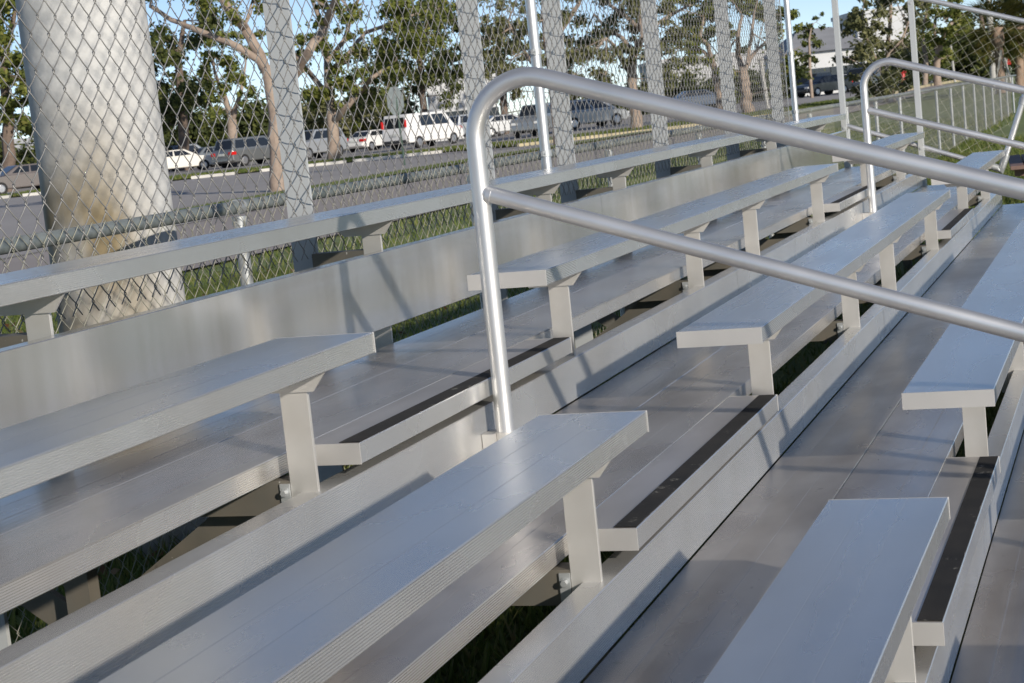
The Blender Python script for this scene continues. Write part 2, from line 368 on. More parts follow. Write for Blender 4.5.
for x in XF:
    for k in range(1, 6):
        pr, yo, zb = bracket_prof(k)
        ya, yb = (yl(k) - .100, yl(k) - .035)
        if k == 5: ya, yb = 2.95, 3.015
        m = MB(BO); bot = zl(k) - .19 if k < 5 else zl(4) - .1
        m.box(x, x + .005, ya, yb, bot, zb - .002)        # channel web and two flanges
        m.box(x + .0051, x + .010, ya, ya + .005, bot, zb - .002)
        m.box(x + .0051, x + .042, yb - .005, yb, bot, zb - .002)
        po = m.build('seat_post', M['post'], bl, bevel=.001)
        m = MB(BO); m.extrude_x([(a, b) for a, b in pr], x - .006, x - .0005)
        m.box(x - .0055, x + .05, yo - .149, yo + .059, zb + .0002, zb + .0016)
        m.build('bracket', M['post'], po)
        m = MB(BO)
        for yy, zz in ((yb + .012, zl(k) - .075),):
            m.tube([(x - .016, yy, zz), (x + .004, yy, zz)], .007, 6); m.tube([(x - .005, yy, zz), (x + .003, yy, zz)], .011, 12)
        m.box(x - .004, x + .001, yb + .001, yb + .024, zl(k) - .16, zl(k) - .056)
        m.build('bolt', M['galv'], po)
    m = MB(BO)
    for k in range(1, 6):
        zt = zl(k) - FT - .003; y0 = yl(k) - .034; y1 = yl(k) + .5
        if k == 5: zt = .502; y0 = 3.0155; y1 = 3.20
        m.box(x + .001, x + .007, y0, y1, zt - .075, zt - .0002); m.box(x + .0071, x + .06, y0, y1, zt - .007, zt - .0002)
        yleg = yl(k) if k < 5 else 3.05
        legb = zl(k) - .19 if k < 5 else zl(4) - .1
        if legb > GZ:
            m.box(x + .008, x + .013, yleg - .1, yleg - .036, GZ - .05, legb + .05); m.box(x + .013, x + .05, yleg - .1, yleg - .095, GZ - .05, legb + .05)
    for (ya, za, yb, zb) in ((2.50, .118, 2.98, -.21), (3.2, -.08, 2.75, -.38)):
        m.bar((x + .064, ya, za), (x + .064, yb, zb), .006, .075); m.bar((x + .083, ya, za + .026), (x + .083, yb, zb + .026), .032, .005)
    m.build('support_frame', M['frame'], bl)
# aisle handrails, bent pipe with a mid rail
def bend(p0, p1, p2, r, n=8):
    p0, p1, p2 = map(lambda q: np.array(q, float), (p0, p1, p2))
    a = (p0 - p1) / np.linalg.norm(p0 - p1); b = (p2 - p1) / np.linalg.norm(p2 - p1)
    ang = math.acos(np.clip(a @ b, -1, 1)); t = r / math.tan(ang / 2)
    c = p1 + (a + b) / np.linalg.norm(a + b) * r / math.sin(ang / 2)
    s0 = p1 + a * t; s1 = p1 + b * t; out = []
    for i in range(n + 1):
        w = i / n; v = (s0 - c) * math.sin((1 - w) * (math.pi - ang)) + (s1 - c) * math.sin(w * (math.pi - ang))
        out.append(c + v / math.sin(math.pi - ang))
    return out
def handrail(x, yp, dz, what):
    sl = .3317; r = .0241
    zt = lambda y: .582 + (y - .92) * sl + dz
    zm = lambda y: .240 + (y - .92) * sl + dz
    zb = zl(4) - RI + .055
    yl0 = .30
    top = [(x, yp, zb)] + bend((x, yp, zb), (x, yp, zt(yp)), (x, yl0, zt(yl0)), .15, 12) + bend((x, yp, zt(yp)), (x, yl0, zt(yl0)), (x, yl0, zl(1)), .15, 12) + [(x, yl0, GZ + .12)]
    m = MB(BO); m.tube(top, r, 24); h = lbl(m.build('handrail', M['pipe'], bl, smooth=True), what)
    m = MB(BO)
    m.tube([(x, yp - .012, zm(yp)), (x, yl0 + .012, zm(yl0))], .0215, 24)
    for yy, sg in ((yp, -1), (yl0, 1)): m.tube([(x, yy + sg * .018, zm(yy + sg * .018)), (x, yy + sg * .030, zm(yy + sg * .030))], .0245, 20)
    m.build('mid_rail', M['pipe'], h, smooth=True)
    m = MB(BO); zz = zb
    m.tube([(x, yp, zz - .055), (x, yp, zz + .006)], .0285, 20)
    m.box(x - .034, x + .034, yp + .020, yl(4) - RY - .001, zz - .052, zz + .004)
    m.build('mounting_bracket', M['cap'], h)
handrail(-.50, 2.265, 0., 'bent pipe handrail of the nearer aisle')
handrail(6.38, 2.255, .016, 'bent pipe handrail of the farther aisle')
# ------------------------------------------------------------------ chain link
def chain(name, org, ua, va, na, W, H, pw, ph, r, mat, parent, sides=4, detail=3, off=(0, 0, 0)):
    org, ua, va, na = (np.array(q, float) for q in (org, ua, va, na)); org = org - np.array(off)
    nw = int(W / (pw / 2)); nb = int(H / (ph / 2))
    w = np.arange(nw); j = np.arange(nb + 1)
    ov = r * 1.7
    pts = []
    for jj in j:
        side = (w + jj) % 2                       # 0: left column, 1: right column
        uu = (w + side) * pw / 2 + np.where(side == 0, -ov, ov)
        sg = np.where(side == 0, 1., -1.)
        du = np.where(side == 0, 1., -1.) * pw / 2 * .10
        vv = np.full(nw, jj * ph / 2)
        if detail == 3:                       # flattened spiral: one diagonal in front, the other behind
            q = np.where(side == 0, 1., -1.) * pw / 2; hh = .0042
            for t_, f_ in ((-.5, 1.), (-.12, .75), (0, 0), (.12, .75)):
                pts.append((uu + q * abs(t_) * (.96 if abs(t_) > .2 else .7), vv + ph / 2 * t_, sg * hh * f_ * (1 if t_ > 0 else -1)))
        else: pts.append((uu, vv, sg * r * .8))
    A = np.array([[p[0], p[1], p[2]] for p in pts])           # n,3,nw
    A = np.transpose(A, (2, 0, 1))                            # nw,n,3
    n = A.shape[1]
    W3 = org + A[..., 0:1] * ua + A[..., 1:2] * va + A[..., 2:3] * na
    d = np.empty_like(W3); d[:, 1:-1] = W3[:, 2:] - W3[:, :-2]; d[:, 0] = W3[:, 1] - W3[:, 0]; d[:, -1] = W3[:, -1] - W3[:, -2]
    d /= np.linalg.norm(d, axis=-1, keepdims=True)
    e1 = na - d * (d @ na)[..., None]; e1 /= np.linalg.norm(e1, axis=-1, keepdims=True); e2 = np.cross(d, e1)
    ring = []
    for k in range(sides):
        a = 2 * math.pi * (k + .5) / sides; ring.append(W3 + r * (math.cos(a) * e1 + math.sin(a) * e2))
    V = np.stack(ring, 2).reshape(-1, 3)                      # nw,n,sides
    base = (np.arange(nw)[:, None, None] * n + np.arange(n - 1)[None, :, None]) * sides
    k = np.arange(sides)[None, None, :]; k2 = (k + 1) % sides
    idx = np.stack([base + k, base + k2, base + sides + k2, base + sides + k], -1)
    return fast_mesh(name, V, 4, mat, parent, idx, smooth=True)
FO = np.array([4., 3.21, GZ])
bf = empty('chain_link_fence', 'tall chain link backstop fence on flat grey posts directly behind the top bench', 'fence', FO)
chain('wire_mesh', (-2.35, 3.206, .512), (1, 0, 0), (0, 0, 1), (0, 1, 0), 11.25, 1.95, .0766, .0905, .0017, M['wire'], bf, 5, 3, FO)
for x in [-3.25, -1.42, .44, 2.19, 3.33, 5.14, 7.04, 8.74]:
    m = MB(FO); m.box(x, x + .005, 3.214, 3.304, GZ - .05, 2.5); m.box(x + .0051, x + .012, 3.214, 3.219, GZ - .05, 2.5); m.box(x + .0051, x + .045, 3.299, 3.304, GZ - .05, 2.5)
    m.build('post', M['steelpost'], bf)
for x in (2.80, 9.06):
    m = MB(FO); m.tube([(x, 3.182, .60), (x, 3.182, 2.5)], .0235, 20); p = m.build('pole', M['pipe'], bf, smooth=True)
    lbl(p, 'shiny round pole clamped to the mesh')
    for zz in (.70, 1.155, 1.62, 2.1):
        m = MB(FO); m.tube([(x, 3.182, zz - .014), (x, 3.182, zz + .014)], .0285, 20); m.box(x - .05, x - .026, 3.177, 3.187, zz - .011, zz + .011); m.tube([(x - .04, 3.170, zz), (x - .04, 3.195, zz)], .006, 6)
        m.build('clamp', M['galv'], p, smooth=True)
m = MB(FO); m.tube([(-3.4, 3.19, 2.46), (9.1, 3.19, 2.46)], .021, 16); m.build('top_rail', M['galv'], bf, smooth=True)
m = MB(FO)                                              # selvage wire along the end of the mesh
m.box(8.905, 8.913, 3.2035, 3.2095, .51, 2.46); m.build('tension_bar', M['galv'], bf)
# end guard: two square posts, sloping pipe rails and a sloping panel of mesh
GO = np.array([9.78, 2.3, GZ]); XG = 9.80
eg = empty('end_guard_fence', 'sloping pipe framed chain link guard closing the far end of the bleacher', 'fence', GO)
for yy, top in ((2.925, 2.5), (2.322, 1.487)):
    m = MB(GO); m.box(XG - .03, XG + .03, yy - .022, yy + .022, GZ - .02, top); m.box(XG - .0345, XG - .031, yy - .008, yy + .008, top - .035, top - .02)
    for zz in (.61 if yy > 2.5 else .40, .52 if yy > 2.5 else .30): m.tube([(XG - .036, yy, zz), (XG - .029, yy, zz)], .012, 10)
    m.build('post', M['steelpost'], eg, bevel=.003)
def rail(pts, r=.0205):
    m = MB(GO); m.tube(pts, r, 16); return m.build('rail', M['pipe'], eg, smooth=True)
rail([(XG, 2.40, 1.545), (XG, 1.27, 1.152)])
rail([(XG, 2.95, .552), (XG, 1.76, .095)])
rail([(XG + .002, 2.95, 2.45), (XG + .002, 2.30, 2.45)])
o = rail([(XG, 1.715, .055), (XG, 1.285, 1.19)], .024)
for fa in ([(XG, 1.80, .111), (XG, 1.735, .085), (XG, 1.715, .06), (XG, 1.695, .11), (XG, 1.665, .185)], [(XG, 1.52, .57), (XG, 1.50, .63)]):
    m = MB(GO); m.tube(fa, .030, 14); m.build('fitting', M['galv'], o, smooth=True)
sl_ = np.array([0, -1, -.337]); sl_ /= np.linalg.norm(sl_); vn = np.array([0, -.337, 1]); vn /= np.linalg.norm(vn)
chain('wire_mesh', (XG, 2.295, .335), sl_, vn, (1, 0, 0), .66, 1.10, .10, .10, .0018, M['wirelit'], eg, 4, 1, GO)
chain('wire_mesh', (XG, 2.90, .56), sl_, vn, (1, 0, 0), .60, 1.6, .10, .10, .0018, M['wirelit'], eg, 4, 1, GO)
# low perimeter fence behind
LO = np.array([10., 3.8, GZ])
lf = empty('low_chain_link_fence', 'low chain link fence with round top rail running behind the bleacher and across the grass', 'fence', LO)
def gz(x, y): return float(ground(x, y))
m = MB(LO); m.tube([(-3.5 + i * 1.0, 3.8, .652) for i in range(51)], .0235, 14); m.build('top_rail', M['galvdark'], lf, smooth=True)
xs = [1.02 + 2.44 * i for i in range(-2, 19)]
for x in xs:
    m = MB(LO); m.tube([(x, 3.8, gz(x, 3.8) - .1), (x, 3.8, .60)], .024, 14); m.tube([(x, 3.8, .585), (x, 3.8, .617)], .028, 14); m.tube([(x - .02, 3.8, .652), (x + .02, 3.8, .652)], .029, 14)
    m.build('post', M['galv'], lf, smooth=True)
chain('wire_mesh', (-3.4, 3.772, GZ + .03), (1, 0, 0), (0, 0, 1), (0, 1, 0), 18., 1.25, .0766, .0905, .0017, M['wirelit'], lf, 3, 1, LO)
chain('wire_mesh', (14.6, 3.772, GZ + .03), (1, 0, 0), (0, 0, 1), (0, 1, 0), 29., 1.25, .0766, .0905, .0011, M['wire'], lf, 3, 1, LO)
# concrete light pole
m = MB((.80, 4.21, GZ))
m.tube([(.805, 4.21, GZ - .3), (.80, 4.21, 1.0), (.785, 4.21, 3.0), (.77, 4.21, 6.5)], [.242, .229, .218, .192], 48)
o = m.build('light_pole', M['concrete'], None, smooth=True, loc=(.80, 4.21, GZ)); tag(o, 'thick stained concrete light pole just behind the low fence', 'pole')
# ------------------------------------------------------------------ ground
def sheet(name, uv0, uv1, nu, nv, lift, mat, edge=None):
    us = np.linspace(0, 1, nu); vs_ = np.linspace(0, 1, nv)
    return us, vs_
xsg = np.concatenate([np.linspace(-600, -60, 14), np.linspace(-50, 150, 101), np.linspace(165, 600, 14)])
ysg = np.concatenate([np.linspace(-600, -60, 14), np.linspace(-50, 150, 101), np.linspace(165, 600, 14)])
gx, gy = np.meshgrid(xsg, ysg, indexing='ij'); gzv = ground(gx, gy)
V = np.stack([gx, gy, gzv], -1).reshape(-1, 3); ny = len(ysg)
ii, jj = np.meshgrid(np.arange(len(xsg) - 1), np.arange(ny - 1), indexing='ij')
idx = np.stack([ii * ny + jj, (ii + 1) * ny + jj, (ii + 1) * ny + jj + 1, ii * ny + jj + 1], -1)
structure(fast_mesh('ground', V, 4, M['turf'], None, idx, True), 'mown green turf under and around the bleacher', 'ground')
def band(name, near, far, mat, lift, nseg=80, nacross=16, thick=0.):
    """strip between two polylines given as world (x, y); follows the ground"""
    def res(pl, n):
        pl = np.array(pl, float); s = np.r_[0, np.cumsum(np.linalg.norm(np.diff(pl, axis=0), axis=1))]
        t = np.linspace(0, s[-1], n); return np.stack([np.interp(t, s, pl[:, 0]), np.interp(t, s, pl[:, 1])], -1)
    a = res(near, nseg); b = res(far, nseg); w = np.linspace(0, 1, nacross)[None, :, None]
    G = a[:, None] * (1 - w) + b[:, None] * w
    z = ground(G[..., 0], G[..., 1]) + lift
    V = np.concatenate([G, z[..., None]], -1).reshape(-1, 3)
    i, j = np.meshgrid(np.arange(nseg - 1), np.arange(nacross - 1), indexing='ij')
    idx = np.stack([i * nacross + j, i * nacross + j + 1, (i + 1) * nacross + j + 1, (i + 1) * nacross + j], -1)
    return fast_mesh(name, V, 4, mat, None, idx, True)
def U(u, v): return tuple(uv(u, v)[:2])
# near pavement and road run parallel to the fence (x axis); the far kerb runs across the view
structure(band('sidewalk', [(-40, 11.5), (120, 11.5)], [(-40, 17.5), (120, 17.5)], M['sidewalk'], .035), 'pale pinkish pavement beyond the grass behind the low fence', 'pavement')
KERB = [U(78, -60), U(77, -22), U(77, -10), U(77, -2), U(72, 1), U(75, 8), U(80, 13), U(90, 19), U(112, 27), U(150, 42), U(190, 60)]
structure(band('road', [(-60, 17.5), (0, 17.5), (20, 17.5), (40, 17.5), (70, 17.5), (90, 17.5), (110, 17.5), (150, 17.5)], KERB, M['asphalt'], .045, 100, 40), 'grey asphalt road across the middle distance', 'road')
structure(band('median', [(-40, 19.5), (80, 19.5)], [(-40, 20.6), (80, 20.6)], M['turf'], .10), 'narrow grass median in the road', 'median')
def off(pl, d):
    return [(x + FH[0] * d, y + FH[1] * d) for x, y in pl]
structure(band('parking_lot', off(KERB, 7), off(KERB, 75), M['asphalt'], .05, 100, 40), 'asphalt parking lot with the row of cars', 'parking lot')
structure(band('verge', off(KERB, .3), off(KERB, 7.2), M['turf'], .09, 100, 8), 'grass verge between road and parking lot', 'verge')
def kerb(a, b, mat, label, h=.17, w=.30):
    a = np.array(a); b = np.array(b); n = max(2, int(np.linalg.norm(b - a) / 1.5)); m = MB((*a, 0))
    d = (b - a) / np.linalg.norm(b - a); pr = np.array([-d[1], d[0]])
    vs = []; 
    for i in range(n + 1):
        q = a + (b - a) * i / n; z = gz(*q)
        for s_, zz in ((-w / 2, -.1), (-w / 2 + .02, h), (w / 2 - .02, h), (w / 2, -.1)): vs.append((*(q + pr * s_), z + zz))
    fs = [(i * 4 + k, i * 4 + (k + 1) % 4, i * 4 + 4 + (k + 1) % 4, i * 4 + 4 + k) for i in range(n) for k in range(4)] + [(0, 1, 2, 3), (n * 4 + 3, n * 4 + 2, n * 4 + 1, n * 4)]
    m.add(vs, fs); o = m.build('kerb', mat, None, loc=(*a, 0)); structure(o, label, 'kerb'); return o
for (v0, v1), l in zip(((-36, -21.2), (-20.6, -16.2), (-13.2, -11.3), (-10.2, -6.4), (-6.1, -2.2)), ('white concrete kerb far along the left of the road', 'white kerb in front of the tan car', 'white kerb below the grey van', 'white kerb beside the forked tree', 'white kerb in front of the white van')):
    kerb(U(77, v0), U(77, v1), M['kerb'], l)
for i in range(4, 9): kerb(KERB[i], KERB[i + 1], M['kerbyellow'], 'faded yellow kerb along the curving verge'); COL.objects[-1]['group'] = 'yellow kerb lengths'
kerb((-40, 19.4), (23, 19.4), M['kerb'], 'white kerb edging the grass median')
M['bouncetan'] = surf('bounce_ground_tan', [(.3, (.36, .30, .245)), (.7, (.47, .40, .335))], .5, 12., .95, .2, .01)
structure(band('bounce_ground', [(-45, -1.6), (8.6, -1.6)], [(-45, -32), (8.6, -32)], M['bouncetan'], .012, 40, 30), 'unseen pale tan ground added to throw warm light onto the bleacher fronts', 'dirt')  # out of view, added to brighten and warm the reflections in the fronts
# grass blades near the stand, and dry leaves
def blades(n, x0, x1, y0, y1, hmin, hmax, w):
    x = rng.uniform(x0, x1, n); y = rng.uniform(y0, y1, n)
    keep = (np.sin(x * 2.1 + 1.3 * np.sin(y * 1.7)) + np.sin(y * 2.9 + x) + rng.normal(0, .9, n)) > -1.6
    x = x[keep]; y = y[keep]; n = len(x)
    z = ground(x, y); a = rng.uniform(0, 6.28, n); h = rng.uniform(hmin, hmax, n)
    lx = rng.normal(0, .5, n) * h; ly = rng.normal(0, .5, n) * h
    b = np.stack([x, y, z - .005], -1); dx = np.stack([np.cos(a), np.sin(a), 0 * a], -1) * (w * rng.uniform(.6, 1.3, n))[:, None]
    tip = np.stack([x + lx, y + ly, z + h], -1)
    return np.stack([b - dx, b + dx, tip], 1)
tri = np.concatenate([blades(60000, -2, 13, 2.6, 11.4, .04, .10, .007), blades(70000, 9.6, 30, -6, 4.2, .05, .12, .013), blades(14000, 13, 45, 3.5, 11.4, .05, .12, .014), blades(14000, -1.5, 9.5, -.2, 2.7, .03, .08, .007), blades(20000, -2, 3.5, 2.2, 5., .05, .11, .009)])
tri = np.concatenate([tri] + [blades(9000, *bx, .06, .16, .03) for bx in ((20, 60, 19.5, 20.6), (-10, 20, 19.5, 20.6))])
for _ in range(1):
    uu_ = rng.uniform(0, 7, 22000); kk = rng.uniform(1, 7, 22000); KA = np.array(KERB); kx = np.interp(kk, np.arange(len(KA)), KA[:, 0]) + FH[0] * uu_; ky = np.interp(kk, np.arange(len(KA)), KA[:, 1]) + FH[1] * uu_
    kz = ground(kx, ky) + .085; an = rng.uniform(0, 6.28, 22000); dx_ = np.stack([np.cos(an), np.sin(an), 0 * an], -1) * .05; b_ = np.stack([kx, ky, kz], -1); tp_ = b_ + np.stack([rng.normal(0, .05, 22000), rng.normal(0, .05, 22000), rng.uniform(.08, .2, 22000)], -1)
    tri = np.concatenate([tri, np.stack([b_ - dx_, b_ + dx_, tp_], 1)])
tag(fast_mesh('grass', tri.reshape(-1, 3), 3, M['grassblade']), 'short green grass growing around and under the bleacher', 'grass', kind='stuff')
def litter(n, cx, cy, sx, sy, s):
    x = rng.normal(cx, sx, n); y = rng.normal(cy, sy, n); z = ground(x, y) + rng.uniform(.02, .07, n)
    c = np.stack([x, y, z], -1); a = rng.uniform(0, 6.28, n); t = rng.normal(0, .35, (n, 2))
    e1 = np.stack([np.cos(a), np.sin(a), t[:, 0]], -1) * s; e2 = np.stack([-np.sin(a), np.cos(a), t[:, 1]], -1) * s * .55
    return np.stack([c - e1, c + e2, c + e1, c - e2], 1)
q = np.concatenate([litter(900, 1.6, 5.2, .9, .8, .035), litter(400, 11.2, 3.2, .8, .4, .04), litter(500, 5, 7, 5, 2, .03), litter(260, 18, 3.6, 4, .4, .05), litter(700, 4, 9.5, 4, 1., .04)])
tag(fast_mesh('leaf_litter', q.reshape(-1, 3), 4, M['litter']), 'dry brown leaves scattered on the grass', 'leaves', kind='stuff')
# ------------------------------------------------------------------ trees
def leaves(center, rad, n, size, hollow=.35):
    n = int(n * 2.3); size = size * .70
    c = np.array(center); rad = np.array(rad if hasattr(rad, '__len__') else (rad,) * 3, float)
    d = rng.normal(0, 1, (n, 3)); d /= np.linalg.norm(d, axis=1, keepdims=True)
    rr = np.abs(rng.normal(0, .62, n)) + .12
    p = c + d * rr[:, None] * rad * (1 + .18 * np.sin(d[:, 0:1] * 5 + c[0]) + .15 * np.sin(d[:, 2:3] * 7 + c[1]))
    nn = rng.normal(0, .9, (n, 3)) + d * 1.0 + np.array([-.35, -.45, .45]); nn /= np.linalg.norm(nn, axis=1, keepdims=True)
    e = np.cross(nn, rng.normal(0, 1, (n, 3))); e /= np.linalg.norm(e, axis=1, keepdims=True); f = np.cross(nn, e)
    s = size * rng.uniform(.6, 1.35, n)[:, None]
    return np.stack([p - e * s, p + f * s * .55, p + e * s, p - f * s * .55], 1)
def tree(name, label, base, limbs, clumps, leaf, bark, cat='tree', group=None, size=.16, sub=5, twig=True):
    """limbs: list of (points, radii); clumps: (centre, radius, leaf count). Each clump is broken into sub-clusters."""
    root = empty(name, label, cat, base, group); base = np.array(base, float)
    m = MB(base); allp = []
    for pts, rr in limbs:
        P_ = np.array(pts, float)
        t = np.linspace(0, len(P_) - 1, (len(P_) - 1) * 4 + 1); i = np.minimum(t.astype(int), len(P_) - 2); w = (t - i)[:, None]
        Q = P_[i] * (1 - w) + P_[i + 1] * w; R_ = np.interp(t, np.arange(len(P_)), rr) * (.80 if D > 50 else .92)
        Q[1:-1] += rng.normal(0, 1, (len(Q) - 2, 3)) * R_[1:-1, None] * .12
        m.tube(list(Q), list(R_), 9); allp.append(Q)
    allp = np.concatenate(allp)
    quads = []
    for c, r, n in clumps:
        c = np.array(c, float)
        if twig:
            dd = np.linalg.norm(allp - c, axis=1); a = allp[dd.argmin()]
            m.tube([a, (a + c) / 2 + rng.normal(0, .08, 3) * r, c], [.03 + r * .014, .022 + r * .008, .012], 5)
        for s_ in range(sub):
            cc = c + rng.normal(0, .6, 3) * r; rs = r * rng.uniform(.22, .58)
            quads.append(leaves(cc, (rs * 1.15, rs * 1.15, rs * .8), max(8, int(n / sub)), size))
            if twig and s_ % 2 == 0: m.tube([c, (c + cc) / 2 + rng.normal(0, .05, 3) * r, cc], [.014 + r * .006, .014, .008], 4)
    m.build('trunk', bark, root, smooth=True)
    if quads:
        q = np.concatenate(quads) - base; fast_mesh('crown', q.reshape(-1, 3), 4, leaf, root)
    return root
def L(px_list, D, jit=0.):
    return [P(x, y, D + (random.uniform(-jit, jit) if i else 0)) for i, (x, y) in enumerate(px_list)]
def CL(lst, D, jit=2.5, dens=1.):
    return [(P(x, y, D + random.uniform(-jit, jit)), r * D / F_PX, int(n * dens)) for x, y, r, n in lst]
# forked pale tree in the median, close
D = 45.; b = onground(278, D)
lim = [([b, *L([(276, 150), (273, 100), (267, 68)], D)], [.24, .20, .18, .17]),
       (L([(269, 75), (258, 60), (240, 48), (200, 31), (172, 20), (150, 6)], D, 1.), [.13, .11, .10, .085, .07, .055]),
       (L([(268, 72), (256, 48), (244, 28), (232, 14), (220, -6), (208, -40)], D, 1.), [.17, .15, .14, .13, .12, .08]),
       (L([(274, 92), (293, 78), (310, 50), (325, 25), (338, -4), (350, -45)], D, 1.), [.15, .13, .125, .12, .11, .07])]
cl = CL([(238, 8, 18, 300), (215, -12, 26, 500), (255, 0, 13, 200), (150, -8, 22, 320), (178, -22, 24, 400), (345, -25, 26, 420), (318, 5, 14, 200), (300, -20, 24, 400), (350, 10, 12, 160), (262, -30, 25, 400)], D, 1.6, 1.2)
tree('street_tree', 'tall forked pale barked tree rising from the median in front of the parked cars', b, lim, cl, M['leafmid'], M['bark'], size=.085, sub=7)
# light green forked tree on the verge
D = 81.; b = onground(334, D)
lim = [([b, *L([(334, 140), (332, 112)], D)], [.42, .36, .33]),
       (L([(332, 115), (325, 92), (312, 76), (300, 62), (288, 45)], D, 2), [.24, .2, .16, .13, .08]),
       (L([(333, 118), (328, 85), (327, 60), (322, 25), (310, -5)], D, 2), [.26, .24, .22, .16, .1]),
       (L([(333, 122), (345, 108), (358, 95), (372, 78), (395, 62)], D, 2), [.22, .18, .16, .12, .08]),
       (L([(328, 75), (340, 62), (352, 50), (365, 33), (400, 20), (432, 8)], D, 2), [.18, .16, .14, .12, .1, .06]),
       (L([(327, 62), (345, 40), (350, 20), (362, -10)], D, 2), [.16, .14, .12, .08])]
cl = CL([(345, 62, 20, 500), (375, 60, 22, 500), (400, 45, 20, 450), (425, 30, 20, 420), (385, 30, 20, 360), (350, 25, 18, 300), (330, 95, 16, 380), (350, 85, 14, 320), (315, 88, 14, 300), (305, 60, 14, 240), (395, 75, 16, 300), (440, 10, 20, 380), (400, 5, 22, 380), (360, -5, 22, 360), (312, 100, 10, 160), (318, 40, 14, 240), (348, 105, 14, 260), (372, 95, 12, 200)], D, 2.5, 1.15)
tree('street_tree', 'light green spreading tree with several forks standing on the verge left of the white van', b, lim, cl, M['leafmid'], M['bark'], size=.15, sub=6)
# dark evergreen crown behind it
D = 128.; b = onground(425, D)
lim = [([b, *L([(424, 110), (420, 60), (430, 10)], D)], [.4, .35, .3, .15])]
cl = CL([(425, 25, 30, 900), (445, 50, 26, 800), (410, 55, 26, 800), (440, 75, 22, 600), (415, 82, 22, 600), (455, 20, 22, 600), (462, 65, 16, 400), (400, 30, 20, 500), (450, 95, 14, 300), (375, 95, 22, 600), (385, 75, 18, 400)], D, 3, 1.)
tree('street_tree', 'dark dense tree crown above the white van', b, lim, cl, M['leafdark'], M['barkdark'], size=.24, sub=6)
# orange-pink trunk by the round pole
D = 66.; b = onground(559, D)
lim = [([b, *L([(556, 110), (552, 75), (547, 40), (544, 0), (540, -40)], D, 1)], [.28, .25, .22, .19, .16, .1]),
       (L([(555, 85), (543, 72), (532, 62), (520, 45), (508, 22)], D, 1.5), [.15, .13, .11, .08, .05]),
       (L([(550, 55), (562, 30), (578, 5), (592, -25)], D, 1.5), [.13, .12, .1, .06])]
cl = CL([(505, 28, 15, 260), (515, 55, 14, 240), (490, 40, 18, 300), (530, 20, 14, 200), (545, -20, 24, 450), (580, -15, 22, 400), (500, 75, 15, 240), (520, -5, 20, 300), (562, 18, 10, 140)], D, 2, 1.1)
tree('street_tree', 'slender tree with an orange pink trunk beside the shiny round fence pole', b, lim, cl, M['leafolive'], M['bark'], size=.13, sub=6)
D = 78.; b = onground(637, D)
lim = [([b, *L([(634, 100), (631, 70), (634, 48)], D)], [.36, .31, .28, .26]),
       (L([(634, 52), (643, 38), (640, 15), (636, -15)], D, 2), [.2, .18, .15, .09]),
       (L([(633, 52), (622, 38), (606, 28), (594, 14)], D, 2), [.15, .12, .1, .06]),
       (L([(636, 45), (655, 25), (672, 14), (690, 5)], D, 2), [.14, .12, .1, .06]),
       (L([(631, 75), (622, 62), (614, 45), (606, 38)], D, 2), [.14, .12, .09, .06]),
       (L([(640, 30), (628, 18), (610, 5), (600, -10)], D, 2), [.14, .12, .09, .06])]
cl = CL([(600, 8, 22, 520), (625, -2, 22, 520), (650, 5, 20, 460), (585, 35, 20, 460), (610, 48, 16, 360), (590, 60, 18, 400), (575, 75, 16, 320), (605, 75, 15, 300), (650, 45, 14, 260), (668, 62, 14, 240), (672, 30, 14, 260), (575, 50, 14, 260), (635, 30, 12, 200), (660, 78, 12, 180)], D, 2.5, 1.1)
tree('street_tree', 'broad tree with a straight pale trunk and olive crown in the middle of the verge', b, lim, cl, M['leafolive'], M['bark'], size=.15, sub=6)
D = 92.; b = onground(722, D)
lim = [([b, *L([(719, 98), (716, 75), (712, 60)], D)], [.32, .27, .23, .2]),
       (L([(712, 62), (704, 52), (696, 47), (690, 42)], D, 2), [.15, .12, .1, .06]),
       (L([(713, 64), (708, 45), (700, 38), (705, 10)], D, 2), [.17, .14, .1, .06]),
       (L([(716, 80), (722, 60), (735, 40)], D, 2), [.12, .1, .06])]
cl = CL([(690, 15, 20, 520), (710, 5, 18, 420), (700, 30, 14, 320), (680, 35, 14, 300), (672, 10, 16, 320), (712, -15, 22, 450), (690, 55, 14, 260), (678, 70, 14, 260), (735, 30, 12, 200)], D, 2.5, 1.1)
tree('street_tree', 'leaning pale tree just left of the symmetrical forked one', b, lim, cl, M['leafmid'], M['bark'], size=.18, sub=6)
D = 88.; b = onground(748, D)
lim = [([b, *L([(746, 96), (743, 72)], D)], [.42, .36, .32]),
       (L([(743, 74), (738, 55), (738, 35), (742, 15)], D, 2), [.22, .18, .14, .08]),
       (L([(743, 74), (749, 60), (757, 50), (765, 42)], D, 2), [.18, .14, .1, .06]),
       (L([(747, 64), (750, 45), (752, 28), (756, 5)], D, 2), [.13, .11, .09, .05])]
cl = CL([(742, 5, 18, 440), (765, 15, 18, 420), (780, 30, 14, 260), (765, -8, 18, 380), (725, -10, 16, 300), (785, 55, 12, 180), (792, 80, 10, 120), (722, 70, 10, 120)], D, 2.5, 1.1)
tree('street_tree', 'tree with a symmetrical forked pale trunk near the far end of the fence', b, lim, cl, M['leafmid'], M['bark'], size=.17, sub=6)
